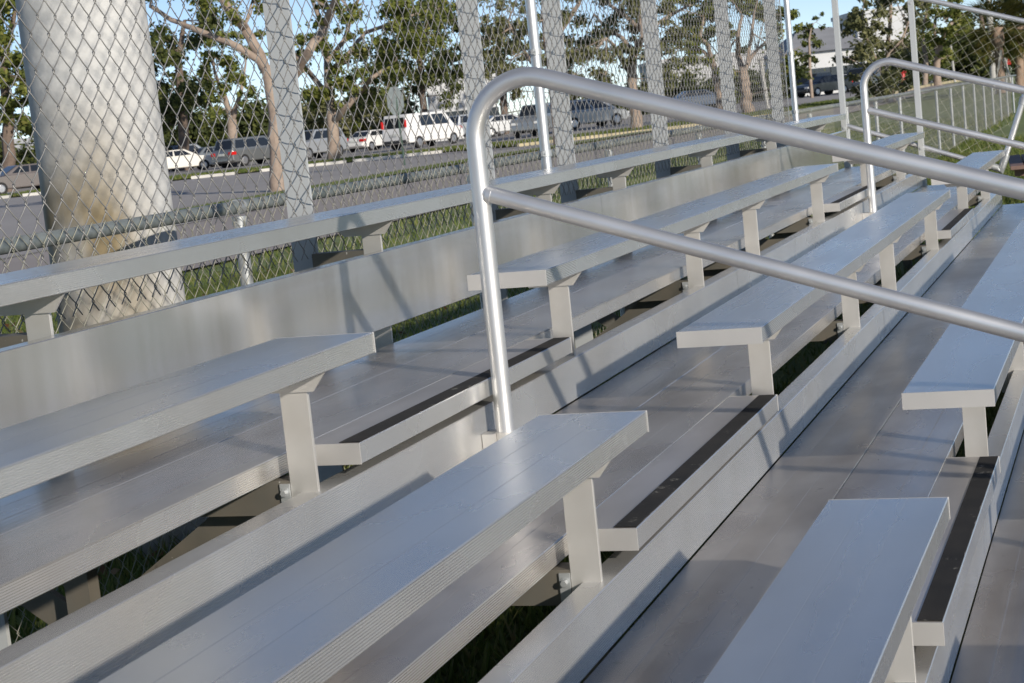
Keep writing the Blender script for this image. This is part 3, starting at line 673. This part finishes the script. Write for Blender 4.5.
# far trees round the grey building and at the right
D = 120.; b = onground(812, D)
tree('young_tree', 'thin young tree in front of the big grey building', b, [([b, *L([(810, 70), (809, 40), (812, 25)], D)], [.16, .13, .1, .05])], CL([(815, 38, 9, 170), (806, 30, 8, 120), (812, 58, 7, 90), (804, 55, 6, 80), (816, 22, 7, 90), (808, 75, 5, 50)], D, 2), M['leafdark'], M['bark'], size=.2, sub=4)
D = 84.; b = onground(886, D)
lim = [([b, *L([(886, 84), (888, 55), (890, 20), (892, -20)], D, 1)], [.16, .15, .13, .11, .07]),
       (L([(886, 80), (874, 55), (862, 28)], D, 2), [.09, .08, .04]), (L([(888, 60), (902, 40), (912, 12)], D, 2), [.09, .07, .04]), (L([(886, 88), (868, 68), (848, 58)], D, 2), [.07, .05, .03])]
cl = CL([(875, 15, 18, 420), (900, 10, 18, 400), (860, 25, 14, 300), (885, 40, 16, 340), (868, 50, 13, 260), (903, 45, 14, 280), (855, 12, 12, 220), (880, 68, 14, 260), (900, 72, 12, 220), (862, 75, 11, 180), (845, 58, 9, 120), (890, -14, 22, 450), (915, -8, 18, 340), (870, 88, 12, 200), (893, 90, 10, 150), (865, -12, 18, 340), (912, 30, 10, 160), (906, 86, 9, 120)], D, 2.5, 1.25)
tree('street_tree', 'loose grey green tree behind the second aisle handrail', b, lim, cl, M['leafolive'], M['bark'], size=.16, sub=6)
D = 118.; b = onground(938, D)
lim = [([b, *L([(937, 62), (942, 40), (950, 25), (962, 14)], D, 2)], [.34, .28, .22, .14, .07]),
       ([onground(925, D), *L([(926, 60), (922, 35), (928, 5)], D, 2)], [.26, .2, .15, .08]),
       (L([(938, 58), (934, 30), (938, 5)], D, 2), [.18, .14, .08])]
cl = CL([(925, 15, 16, 360), (945, 20, 16, 360), (960, 35, 14, 300), (935, 45, 12, 220), (918, 40, 12, 220), (955, 5, 16, 320), (930, -10, 18, 340), (965, 18, 10, 160), (948, 55, 10, 150)], D, 3, 1.1)
tree('street_tree', 'twin stemmed tree seen through the end guard mesh', b, lim, cl, M['leafmid'], M['bark'], size=.2, sub=6)
D = 165.; b = onground(985, D)
tree('street_tree', 'very dark dense tree behind the palms', b, [([b, *L([(985, 40), (980, 10)], D)], [.5, .4, .2])], CL([(975, 35, 22, 800), (995, 40, 22, 800), (960, 50, 16, 500), (985, 55, 18, 600), (1015, 45, 22, 700), (968, 25, 10, 240), (1030, 25, 25, 700)], D, 4), M['leafdark'], M['barkdark'], size=.36, sub=6)
# left side background trees
D = 110.; b = onground(232, D)
lim = [([b, *L([(232, 120)], D)], [.42, .36]), (L([(232, 122), (226, 100), (218, 82), (212, 60)], D, 1.5), [.28, .22, .16, .09]), (L([(232, 120), (239, 98), (243, 82), (246, 60)], D, 1.5), [.24, .18, .12, .07])]
cl = CL([(210, 55, 15, 340), (225, 70, 11, 220), (240, 75, 12, 240), (248, 50, 14, 280), (228, 42, 15, 300), (208, 80, 11, 180), (219, 92, 9, 120), (246, 92, 8, 110), (215, 115, 9, 110)], D, 2, 1.2)
tree('street_tree', 'small forked pale tree behind the grey estate car', b, lim, cl, M['leafmid'], M['bark'], size=.2, sub=6)
D = 118.; b = onground(185, D)
tree('street_tree', 'dark leafy tree right of the concrete pole', b, [([b, *L([(182, 110), (178, 60), (185, 20)], D)], [.5, .42, .3, .15])], CL([(175, 45, 22, 700), (165, 75, 22, 700), (190, 70, 20, 600), (205, 25, 12, 300), (178, 100, 24, 700), (160, 45, 18, 500), (202, 100, 18, 420), (192, 90, 18, 420), (215, 15, 12, 240), (170, 125, 18, 400)], D, 3), M['leafdark'], M['barkdark'], size=.27, sub=6)
D = 100.; b = onground(8, D)
tree('street_tree', 'dense green tree at the left edge behind the concrete pole', b, [([b, *L([(8, 120), (4, 60), (15, 10)], D)], [.5, .42, .3, .15])], CL([(10, 15, 26, 800), (30, 70, 18, 500), (10, 75, 24, 700), (35, 100, 18, 500), (8, 110, 22, 500), (40, 30, 14, 260), (-15, 45, 28, 700), (30, 128, 16, 340), (-10, 0, 26, 500), (50, 60, 14, 300)], D, 3), M['leafmid'], M['barkdark'], size=.24, sub=6)
D = 128.; b = onground(505, D)
tree('street_tree', 'olive tree beyond the handrail bend', b, [([b, *L([(503, 90), (498, 50), (505, 20)], D)], [.4, .34, .26, .12])], CL([(500, 30, 18, 450), (520, 55, 18, 420), (490, 60, 16, 380), (515, 85, 15, 300), (540, 60, 14, 260), (482, 80, 12, 220), (525, 30, 12, 240), (575, 95, 14, 240), (595, 100, 14, 240)], D, 3), M['leafolive'], M['barkdark'], size=.27, sub=6)
# hedges and low masses
def hedge(label, px0, px1, D, top, n, size, leaf, dens=900):
    b = onground((px0 + px1) / 2, D); qs = []
    for i in range(n):
        px = px0 + (px1 - px0) * (i + .5) / n; g = onground(px, D + random.uniform(-2, 2)); tp = top * random.uniform(.7, 1.15)
        w = abs(px1 - px0) * D / F_PX / n
        for s_ in range(3):
            qs.append(leaves(g + np.array([random.uniform(-.5, .5) * w, random.uniform(-.8, .8), tp * (.2 + .3 * s_)]), (w * .9, w * .9, tp * .3), dens // 3, size, .2))
    o = empty('hedge', label, 'hedge', b); fast_mesh('foliage', (np.concatenate(qs) - b).reshape(-1, 3), 4, leaf, o)
hedge('dark bushy hedge running behind the cars left of the forked tree', 150, 290, 138, 4.6, 9, .3, M['leafdark'], 1100)
hedge('low green hedge behind the tan car at the left edge', -40, 48, 112, 3.2, 6, .24, M['leafdark'], 900)
hedge('dark shrubs behind the cars in the middle distance', 560, 800, 142, 2.6, 16, .26, M['leafdark'], 620)
hedge('dark undergrowth under the twin stemmed tree', 850, 1040, 150, 3.6, 12, .3, M['leafdark'], 700)
hedge('olive shrubs behind the hedge and light green tree', 285, 420, 150, 4.6, 8, .3, M['leafolive'], 800)
# palms
def palm(label, px, D, toppx, r=.2, n=44, fl=2.1):
    b = onground(px, D); top = P(*toppx, D); root = empty('palm_tree', label, 'palm', b)
    m = MB(b); k = 14
    pts = [b + (top - b) * i / k for i in range(k + 1)]; m.tube(pts, [r * (1.25 - .25 * i / k) * (1 + .07 * (i % 2)) + (.10 if i > k - 4 else 0) for i in range(k + 1)], 12)
    m.build('trunk', M['palmbark'], root, smooth=True)
    q = []
    for i in range(n):
        a = random.uniform(0, 6.28); el = random.uniform(-.6, 1.3); l = fl * random.uniform(.7, 1.1)
        d = np.array([math.cos(a) * math.cos(el), math.sin(a) * math.cos(el), math.sin(el)]); side = np.array([-math.sin(a), math.cos(a), 0])
        for j in range(26):
            t = .45 + .55 * j / 26; base = top + d * l * t + np.array([0, 0, -.55 * t * t * l * .5])
            fan = (j % 13 - 6) / 6.; dirv = d * .7 + side * fan * .9 + np.array([0, 0, -.35]); dirv /= np.linalg.norm(dirv)
            w = np.cross(dirv, (0, 0, 1)); w /= np.linalg.norm(w) + 1e-6; w = w * .035
            q.append([base, base + dirv * .3 + w, base + dirv * .75, base + dirv * .3 - w])
        st = np.cross(d, side) * .02
        q.append([top, top + d * l * .5 + side * .02, top + d * l * .5 + st, top + side * .02])
    fast_mesh('crown', (np.array(q) - b).reshape(-1, 3), 4, M['leafpalm'], root)
    return b
palm('palm tree with a brown trunk right of the pale utility pole', 1002, 78, (997, 28), .17, 70, 2.0)
palm('palm tree at the right edge of the view', 1020, 82, (1019, 26), .17, 70, 2.0)
# ------------------------------------------------------------------ poles, signs
D = 90.; b = onground(994, D); m = MB(b); t = P(985, -60, D); m.tube([b, t], [.17, .14], 14); tag(m.build('utility_pole', M['polewood'], None, True, loc=tuple(b)), 'pale slim utility pole left of the palms', 'pole')
for (pa, pb, D, l) in (((994, 76), (1001, 50), 78, 'left slanting timber brace propping the palm'), ((1013, 80), (1004, 58), 78, 'right slanting timber brace propping the palm')):
    a = P(*pa, D); c = P(*pb, D - .3); a[2] = gz(a[0], a[1]) - .02; m = MB(a); m.bar(a, c, .09, .09); tag(m.build('tree_brace', M['polewood'], None, loc=tuple(a)), l, 'brace')
D = 58.; b = onground(405, D); b_top = P(394, 84, D)
ss_ = empty('road_sign', 'grey back of an octagonal road sign on a thin green post', 'sign', b)
m = MB(b); m.tube([b, b_top + (b - b_top) * .02], .035, 8); m.build('post', M['signpost'], ss_)
c = P(395.5, 101, D) - FH * .05; m = MB(b); R8 = .45
SD = RH * .62 + FH * .78
f0 = [c + SD * R8 * math.cos(math.pi / 8 + i * math.pi / 4) + np.array([0, 0, 1]) * R8 * 1.12 * math.sin(math.pi / 8 + i * math.pi / 4) for i in range(8)]
m.add(f0 + [q - FH * .012 for q in f0], [tuple(range(8)), tuple(range(15, 7, -1))] + [(i, (i + 1) % 8, 8 + (i + 1) % 8, 8 + i) for i in range(8)]); m.build('sign_plate', M['signgrey'], ss_)
D = 86.; b = onground(742.5, 92)
def small_post(px, D, toppx, label, r, mat, name='sign_post', cat='post'):
    b = onground(px, D); m = MB(b); t = P(*toppx, D); m.tube([b, t], r, 8); m.box(t[0] - r * 1.5, t[0] + r * 1.5, t[1] - r * 1.5, t[1] + r * 1.5, t[2] - .12, t[2]); tag(m.build(name, mat, None, loc=tuple(b)), label, cat)
small_post(768, 100, (760, 58), 'thin pale post beside the symmetrical forked tree', .12, M['polewood'])
small_post(955, 130, (950, 40), 'slim grey lamp post by the white vehicle', .09, M['polewood'], 'lamp_post', 'lamp post')
small_post(903.5, 96, (903.2, 71), 'short red post under the grey green tree', .09, M['red'], 'red_post', 'post')
b = onground(1007, 100); t = P(1006.5, 57, 100); m = MB(b); m.tube([b, t], .04, 8); sg = m.build('warning_sign', M['polewood'], None, loc=tuple(b)); tag(sg, 'small red sign between the two palms', 'sign')
m = MB(b); m.box(t[0] - .03, t[0] + .0, t[1] - .22, t[1] + .22, t[2] - .45, t[2]); m.build('sign_plate', M['red'], sg, bevel=.02)
# ------------------------------------------------------------------ buildings
def building(name, label, px0, px1, D, h, depth, wall, roofmat, gable=0., rows=1, cols=5, winw=1.6, winh=1.4, parap=.4):
    a = onground(px0, D); c = onground(px1, D); z0 = min(a[2], c[2]) - .3; d = c - a; d[2] = 0; W = np.linalg.norm(d); d /= W; n = np.array([-d[1], d[0], 0.])
    if n @ FH < 0: n = -n
    b = np.array([a[0], a[1], z0]); root = empty(name, label, 'building', b)
    q = lambda s, t, z: np.array([a[0], a[1], z0]) + d * s + n * t + np.array([0, 0, z])
    m = MB(b)
    m.add([q(0, 0, 0), q(W, 0, 0), q(W, depth, 0), q(0, depth, 0), q(0, 0, h), q(W, 0, h), q(W, depth, h), q(0, depth, h)], [(0, 1, 5, 4), (1, 2, 6, 5), (2, 3, 7, 6), (3, 0, 4, 7), (4, 5, 6, 7)])
    m.build('wall', wall, root)
    m = MB(b)
    if gable:
        e = .5
        m.add([q(-e, -e, h + .02), q(W + e, -e, h + .02), q(W + e, depth + e, h + .02), q(-e, depth + e, h + .02), q(W * .3, depth * .5, h + gable), q(W * .75, depth * .5, h + gable)], [(0, 1, 5, 4), (1, 2, 5), (2, 3, 4, 5), (3, 0, 4), (0, 3, 2, 1)])
    else:
        m.add([q(-.15, -.15, h), q(W + .15, -.15, h), q(W + .15, depth, h), q(-.15, depth, h), q(-.15, -.15, h + parap), q(W + .15, -.15, h + parap), q(W + .15, depth, h + parap), q(-.15, depth, h + parap)], [(0, 1, 5, 4), (1, 2, 6, 5), (2, 3, 7, 6), (3, 0, 4, 7), (4, 5, 6, 7), (3, 2, 1, 0)])
    m.build('roof', roofmat, root)
    for r in range(rows):
        for i in range(cols):
            s = W * (i + .5) / cols; z = 1.2 + r * 3.2
            m = MB(b); A = [q(s - winw / 2, -.03, z), q(s + winw / 2, -.03, z), q(s + winw / 2, -.03, z + winh), q(s - winw / 2, -.03, z + winh)]
            Bk = [v + n * .028 for v in A]; m.add(A + Bk, [(0, 1, 2, 3), (7, 6, 5, 4), (0, 4, 5, 1), (1, 5, 6, 2), (2, 6, 7, 3), (3, 7, 4, 0)]); w = m.build('window', M['window'], root)
            m = MB(b)
            for s0, s1, za, zb in ((s - winw / 2 - .08, s + winw / 2 + .08, z - .1, z),):
                A = [q(s0, -.08, za), q(s1, -.08, za), q(s1, -.08, zb), q(s0, -.08, zb)]; Bk = [v + n * .079 for v in A]; m.add(A + Bk, [(0, 1, 2, 3), (7, 6, 5, 4), (0, 4, 5, 1), (1, 5, 6, 2), (2, 6, 7, 3), (3, 7, 4, 0)])
            m.build('sill', wall, w)
    return root
building('building', 'low white walled building behind the white van', 432, 500, 140, 5.0, 12, M['pastel'], M['pastel'], 0, 1, 4)
building('building', 'small white flat roofed building at the left edge behind the tan car', -60, 13, 135, 3.6, 8, M['pastel'], M['pastel'], 0, 1, 4)
building('building', 'large pale building with a hipped grey roof behind the dark parked cars', 793, 872, 150, 4.0, 14, M['pastel'], M['darkroof'], 2.2, 1, 4, 1.8, 1.4)
building('building', 'white building half hidden behind the grey green tree', 862, 918, 172, 7.6, 12, M['pastel'], M['pastel'], 0, 1, 4)
building('building', 'grey building glimpsed behind the trunks in the middle distance', 655, 770, 185, 5.2, 14, M['greywall'], M['greywall'], 0, 1, 7)
building('building', 'pale wall seen between the light green tree and the white saloon', 338, 402, 160, 4.4, 10, M['greywall'], M['greywall'], 0, 1, 4)
# ------------------------------------------------------------------ cars
PAINT = {}
def paint(c, metal=.0):
    key = (c, metal)
    if key not in PAINT: PAINT[key] = plain('car_paint', c, .32, metal, .03, 1., .5, .7)
    return PAINT[key]
CAR = {  # length, width, body profile (x, z), cabin: bottom x0 x1 z, top x0 x1 z, inset at top
 'saloon': (4.6, 1.78, [(-2.28, .42), (-2.30, .72), (-2.20, .95), (-1.55, 1.0), (.9, .98), (1.9, .88), (2.25, .72), (2.30, .45), (2.1, .28), (-2.1, .28)], (-1.75, 1.15, .97, -1.0, .30, 1.42, .24)),
 'estate': (4.5, 1.80, [(-2.22, .45), (-2.25, .8), (-2.2, 1.02), (.95, 1.02), (1.9, .92), (2.2, .75), (2.25, .45), (2.1, .30), (-2.05, .30)], (-2.15, 1.2, 1.0, -1.85, .35, 1.66, .22)),
 'suv': (4.7, 1.85, [(-2.3, .5), (-2.33, .9), (-2.28, 1.12), (1.0, 1.12), (2.1, 1.03), (2.3, .85), (2.35, .5), (2.15, .36), (-2.1, .36)], (-2.22, 1.15, 1.10, -1.95, .40, 1.76, .2)),
 'minivan': (4.9, 1.92, [(-2.4, .42), (-2.43, .85), (-2.38, 1.06), (1.3, 1.04), (2.15, .92), (2.4, .72), (2.45, .45), (2.2, .30), (-2.2, .30)], (-2.32, 1.65, 1.03, -2.02, .55, 1.74, .2)),
 'van': (5.4, 2.0, [(-2.68, .48), (-2.70, .95), (-2.66, 1.22), (1.75, 1.2), (2.45, 1.06), (2.68, .82), (2.72, .5), (2.5, .36), (-2.5, .36)], (-2.63, 1.95, 1.19, -2.5, 1.15, 2.08, .16)),
}
def loft_body(prof, w):
    m = MB(); st = [(-w / 2, .90, .05), (-w / 2 + .05, .97, .015), (-w / 2 + .16, 1., 0), (w / 2 - .16, 1., 0), (w / 2 - .05, .97, .015), (w / 2, .90, .05)]
    pr = np.array(prof); c = pr.mean(0); n = len(pr); vs = []
    for y, s, dz in st:
        for x, z in pr: vs.append((c[0] + (x - c[0]) * (s * .3 + .7), y, c[1] + (z - c[1]) * s))
    fs = [(i * n + k, (i + 1) * n + k, (i + 1) * n + (k + 1) % n, i * n + (k + 1) % n) for i in range(len(st) - 1) for k in range(n)] + [tuple(range(n)), tuple(range((len(st) - 1) * n, len(st) * n))[::-1]]
    m.add(vs, fs); return m
def quad_panel(a, b, c, d, out, th=.012):
    m = MB(); A = [np.array(q, float) + np.array(out) * th for q in (a, b, c, d)]; B = [np.array(q, float) + np.array(out) * .002 for q in (a, b, c, d)]
    m.add(A + B, [(0, 1, 2, 3), (7, 6, 5, 4), (0, 4, 5, 1), (1, 5, 6, 2), (2, 6, 7, 3), (3, 7, 4, 0)]); return m
def lerp4(q, s0, s1, t0, t1):
    q = [np.array(v, float) for v in q]
    f = lambda s, t: (q[0] * (1 - s) + q[1] * s) * (1 - t) + (q[3] * (1 - s) + q[2] * s) * t
    return f(s0, t0), f(s1, t0), f(s1, t1), f(s0, t1)
CNT = 0
def car(kind, name, label, px, D, yaw, col, metal=0., cat='car', group='cars in the parking lot', lift=.05):
    Lh, W, prof, (cx0, cx1, cz, tx0, tx1, tz, ins) = CAR[kind]
    b = onground(px, D); b[2] += lift
    root = empty(name, label, cat, b, group, yaw); pm = paint(col, metal)
    loft_body(prof, W).build('body', pm, root, bevel=.03)
    w0 = W / 2 - .07; w1 = W / 2 - ins
    B0 = [(cx0, -w0, cz), (cx1, -w0, cz), (cx1, w0, cz), (cx0, w0, cz)]; T0 = [(tx0, -w1, tz), (tx1, -w1, tz), (tx1, w1, tz), (tx0, w1, tz)]
    m = MB(); m.add(B0 + T0, [(0, 1, 5, 4), (1, 2, 6, 5), (2, 3, 7, 6), (3, 0, 4, 7), (4, 5, 6, 7)]); m.build('cabin', pm, root, bevel=.05)
    def nrm(q): v = np.cross(np.array(q[1]) - np.array(q[0]), np.array(q[3]) - np.array(q[0])); return v / np.linalg.norm(v)
    fr = [B0[1], B0[2], T0[2], T0[1]]; re = [B0[3], B0[0], T0[0], T0[3]]; lf_ = [B0[2], B0[3], T0[3], T0[2]]; rt_ = [B0[0], B0[1], T0[1], T0[0]]
    quad_panel(*lerp4(fr, .06, .94, .1, .9), nrm(fr)).build('windscreen', M['glass'], root)
    if kind == 'van':
        for s0, s1 in ((.07, .47), (.53, .93)): quad_panel(*lerp4(re, s0, s1, .12, .8), nrm(re)).build('rear_window', M['glass'], root)
    else: quad_panel(*lerp4(re, .07, .93, .12, .85), nrm(re)).build('rear_window', M['glass'], root)
    segs = ((.06, .28), (.32, .58), (.62, .9)) if kind in ('suv', 'minivan', 'estate', 'van') else ((.12, .46), (.5, .88))
    for q, flip in ((lf_, True), (rt_, False)):
        for s0, s1 in segs:
            if kind == 'van' and ((s0 < .1 and not flip) or (s1 > .8 and flip)): continue
            quad_panel(*lerp4(q, s0, s1, .14, .84), nrm(q)).build('side_window', M['glass'], root)
    rr = .33 if kind in ('saloon', 'estate') else .37
    for sx in (-1, 1):
        for sy in (-1, 1):
            x = sx * Lh * .30 + .02; m = MB((x, sy * (W / 2 - .1), rr)); m.tube([(x, sy * (W / 2 - .22), rr), (x, sy * (W / 2 + .005), rr)], rr, 20); wq = m.build('wheel', M['tyre'], root, loc=(x, sy * (W / 2 - .1), rr))
            m = MB((x, sy * (W / 2 - .1), rr)); m.tube([(x, sy * (W / 2 + .006), rr), (x, sy * (W / 2 + .02), rr)], [rr * .62, rr * .5], 14); m.build('rim', M['rim'], wq)
    xr = min(p_[0] for p_ in prof); xf = max(p_[0] for p_ in prof); zt = cz - .12
    for sy in (-1, 1):
        m = MB()
        if kind == 'van': m.box(xr - .02, xr + .12, sy * (W / 2 - .09) - .06, sy * (W / 2 - .09) + .06, cz + .12, tz - .32)
        else: m.box(xr - .03, xr + .35, sy * (W / 2 - .17) - .19, sy * (W / 2 - .17) + .165, zt - .16, zt + .04)
        m.build('tail_light', M['tail'], root, bevel=.02)
        m = MB(); m.box(xf - .35, xf + .015, sy * (W / 2 - .26) - .17, sy * (W / 2 - .26) + .2, .62 + (cz - 1) * .8, .76 + (cz - 1) * .8); m.build('headlight', M['lamp'], root, bevel=.02)
    for xx, sg in ((xr, -1), (xf, 1)):
        m = MB(); m.box(xx - .09 if sg < 0 else xx - .02, xx + .02 if sg < 0 else xx + .09, -W / 2 + .08, W / 2 - .08, .40, .58); m.build('bumper', M['blacktrim'] if kind in ('van',) else pm, root, bevel=.03)
    m = MB(); m.box(xr - .045, xr - .02, -.26, .26, .72 + (cz - 1) * .6, .86 + (cz - 1) * .6); m.build('number_plate', M['plate'], root)
    return root
AX = math.atan2(FH[1], FH[0])                       # camera heading
def yaw(deg): return AX - math.radians(deg)         # heading, degrees to the right of straight away
car('saloon', 'parked_car', 'tan saloon facing the road at the left edge beyond the concrete pole', 22, 89, yaw(232), (.20, .175, .165), .3)
car('saloon', 'parked_car', 'cream white saloon with its side showing just right of the concrete pole', 181, 109, yaw(75), (.78, .75, .68))
car('suv', 'parked_car', 'dark roofed estate car parked behind the cream white saloon', 190, 121, yaw(60), (.16, .18, .20), .5)
car('saloon', 'parked_car', 'silver saloon showing its red tail light beside the grey hatch van', 213, 121, yaw(42), (.34, .37, .38), .6)
car('minivan', 'parked_van', 'grey people carrier with dark rear window and red tail lights', 253, 108, yaw(40), (.27, .28, .28), .6, 'minivan')
car('suv', 'parked_car', 'silver estate half hidden behind the nearest flat fence post', 314, 106, yaw(215), (.50, .52, .54), .5)
car('saloon', 'parked_car', 'white saloon with red tail lights left of the white van', 374, 124, yaw(33), (.78, .77, .75))
car('van', 'parked_van', 'tall white passenger van with twin rear windows', 425, 106, yaw(38), (.80, .79, .78), 0, 'van')
car('suv', 'parked_car', 'silver pickup shaped car with a red tail light beside the white van', 478, 122, yaw(52), (.52, .54, .56), .5)
car('saloon', 'parked_car', 'silver saloon inside the loop of the near handrail', 508, 118, yaw(75), (.46, .47, .48), .5)
car('suv', 'parked_car', 'grey car partly hidden by the shiny round pole', 540, 98, yaw(200), (.30, .33, .36), .5)
car('minivan', 'parked_van', 'mid grey people carrier behind the flat posts above the sloping handrail', 588, 104, yaw(62), (.36, .37, .38), .3, 'minivan')
car('saloon', 'parked_car', 'dark blue car low behind the trees in the middle', 700, 124, yaw(80), (.05, .07, .11), .4)
car('saloon', 'parked_car', 'black saloon parked right of the second round pole', 823, 128, yaw(235), (.025, .03, .04), .3)
car('suv', 'parked_car', 'dark car behind the black saloon in front of the grey building', 813, 142, yaw(220), (.03, .035, .035), .3)
car('suv', 'parked_car', 'dark blue grey off roader at the far handrail bend', 862, 134, yaw(215), (.10, .12, .15), .4)
car('saloon', 'parked_car', 'white saloon squeezed between two dark cars', 847, 140, yaw(215), (.78, .77, .75))
car('van', 'parked_van', 'small white vehicle far off behind the end guard mesh', 962, 185, yaw(250), (.80, .79, .78), 0, 'van')
# ------------------------------------------------------------------ brown picnic table beyond the end
tb = np.array([15.05, 1.14, gz(15.05, 1.14)]); pt = empty('picnic_table', 'brown boarded picnic table on the grass beyond the bleacher end', 'table', tb, rz=math.radians(4.3))
m = MB()
for i in range(5): m.box(-1.2, 1.2, -.37 + i * .15, -.37 + i * .15 + .138, .70, .74)
m.build('tabletop', M['timber'], pt, bevel=.005)
for sy in (-1, 1):
    m = MB()
    for i in range(2): m.box(-1.2, 1.2, sy * .72 - .14 + i * .145, sy * .72 - .14 + i * .145 + .135, .40, .44)
    m.build('bench_seat', M['timber'], pt, bevel=.005)
for sx in (-.9, .9):
    m = MB(); m.bar((sx, -.6, 0), (sx, -.2, .695), .05, .1, (1, 0, 0)); m.bar((sx + .06, .6, 0), (sx + .06, .2, .695), .05, .1, (1, 0, 0)); m.bar((sx + .03, -.82, .355), (sx + .03, .82, .355), .04, .08); m.build('leg_frame', M['timber'], pt)
# ------------------------------------------------------------------ sun, sky, camera
sun_to = np.array([-.735, -1., .445]); sun_to /= np.linalg.norm(sun_to)
el = math.asin(sun_to[2]); az = math.atan2(sun_to[0], sun_to[1])
W = bpy.data.worlds.new('World'); S.world = W; W.use_nodes = True
nt = W.node_tree; sky = nt.nodes.new('ShaderNodeTexSky'); sky.sky_type = 'NISHITA'; sky.sun_disc = False
sky.sun_elevation = el; sky.sun_rotation = az; sky.air_density = .75; sky.dust_density = .3; sky.ozone_density = 2.6; sky.altitude = 3500
bg = nt.nodes['Background']; bg.inputs['Strength'].default_value = .095
tint = mix(nt, 1.0, sky.outputs['Color'], (1.15, .98, .86), 'MULTIPLY'); nt.links.new(tint, bg.inputs['Color'])
ld = bpy.data.lights.new('sun', 'SUN'); ld.energy = 3.1; ld.angle = math.radians(1.2); ld.color = (1., .92, .80)
lo = bpy.data.objects.new('sun', ld); COL.objects.link(lo)
lo.rotation_euler = Vector(-sun_to).to_track_quat('-Z', 'Y').to_euler()
cd = bpy.data.cameras.new('camera'); co = bpy.data.objects.new('camera', cd); COL.objects.link(co)
from mathutils import Matrix
mw = Matrix(((RT[0], UP[0], -FW[0], CAM[0]), (RT[1], UP[1], -FW[1], CAM[1]), (RT[2], UP[2], -FW[2], CAM[2]), (0, 0, 0, 1)))
co.matrix_world = mw
cd.sensor_width = 36.; cd.lens = F_PX / 1024 * 36; cd.clip_start = .05; cd.clip_end = 6000
cd.dof.use_dof = True; cd.dof.focus_distance = 5.2; cd.dof.aperture_fstop = 16
S.camera = co
S.view_settings.view_transform = 'Standard'; S.view_settings.look = 'None'; S.view_settings.exposure = .58; S.view_settings.gamma = 1.
S.cycles.max_bounces = 8
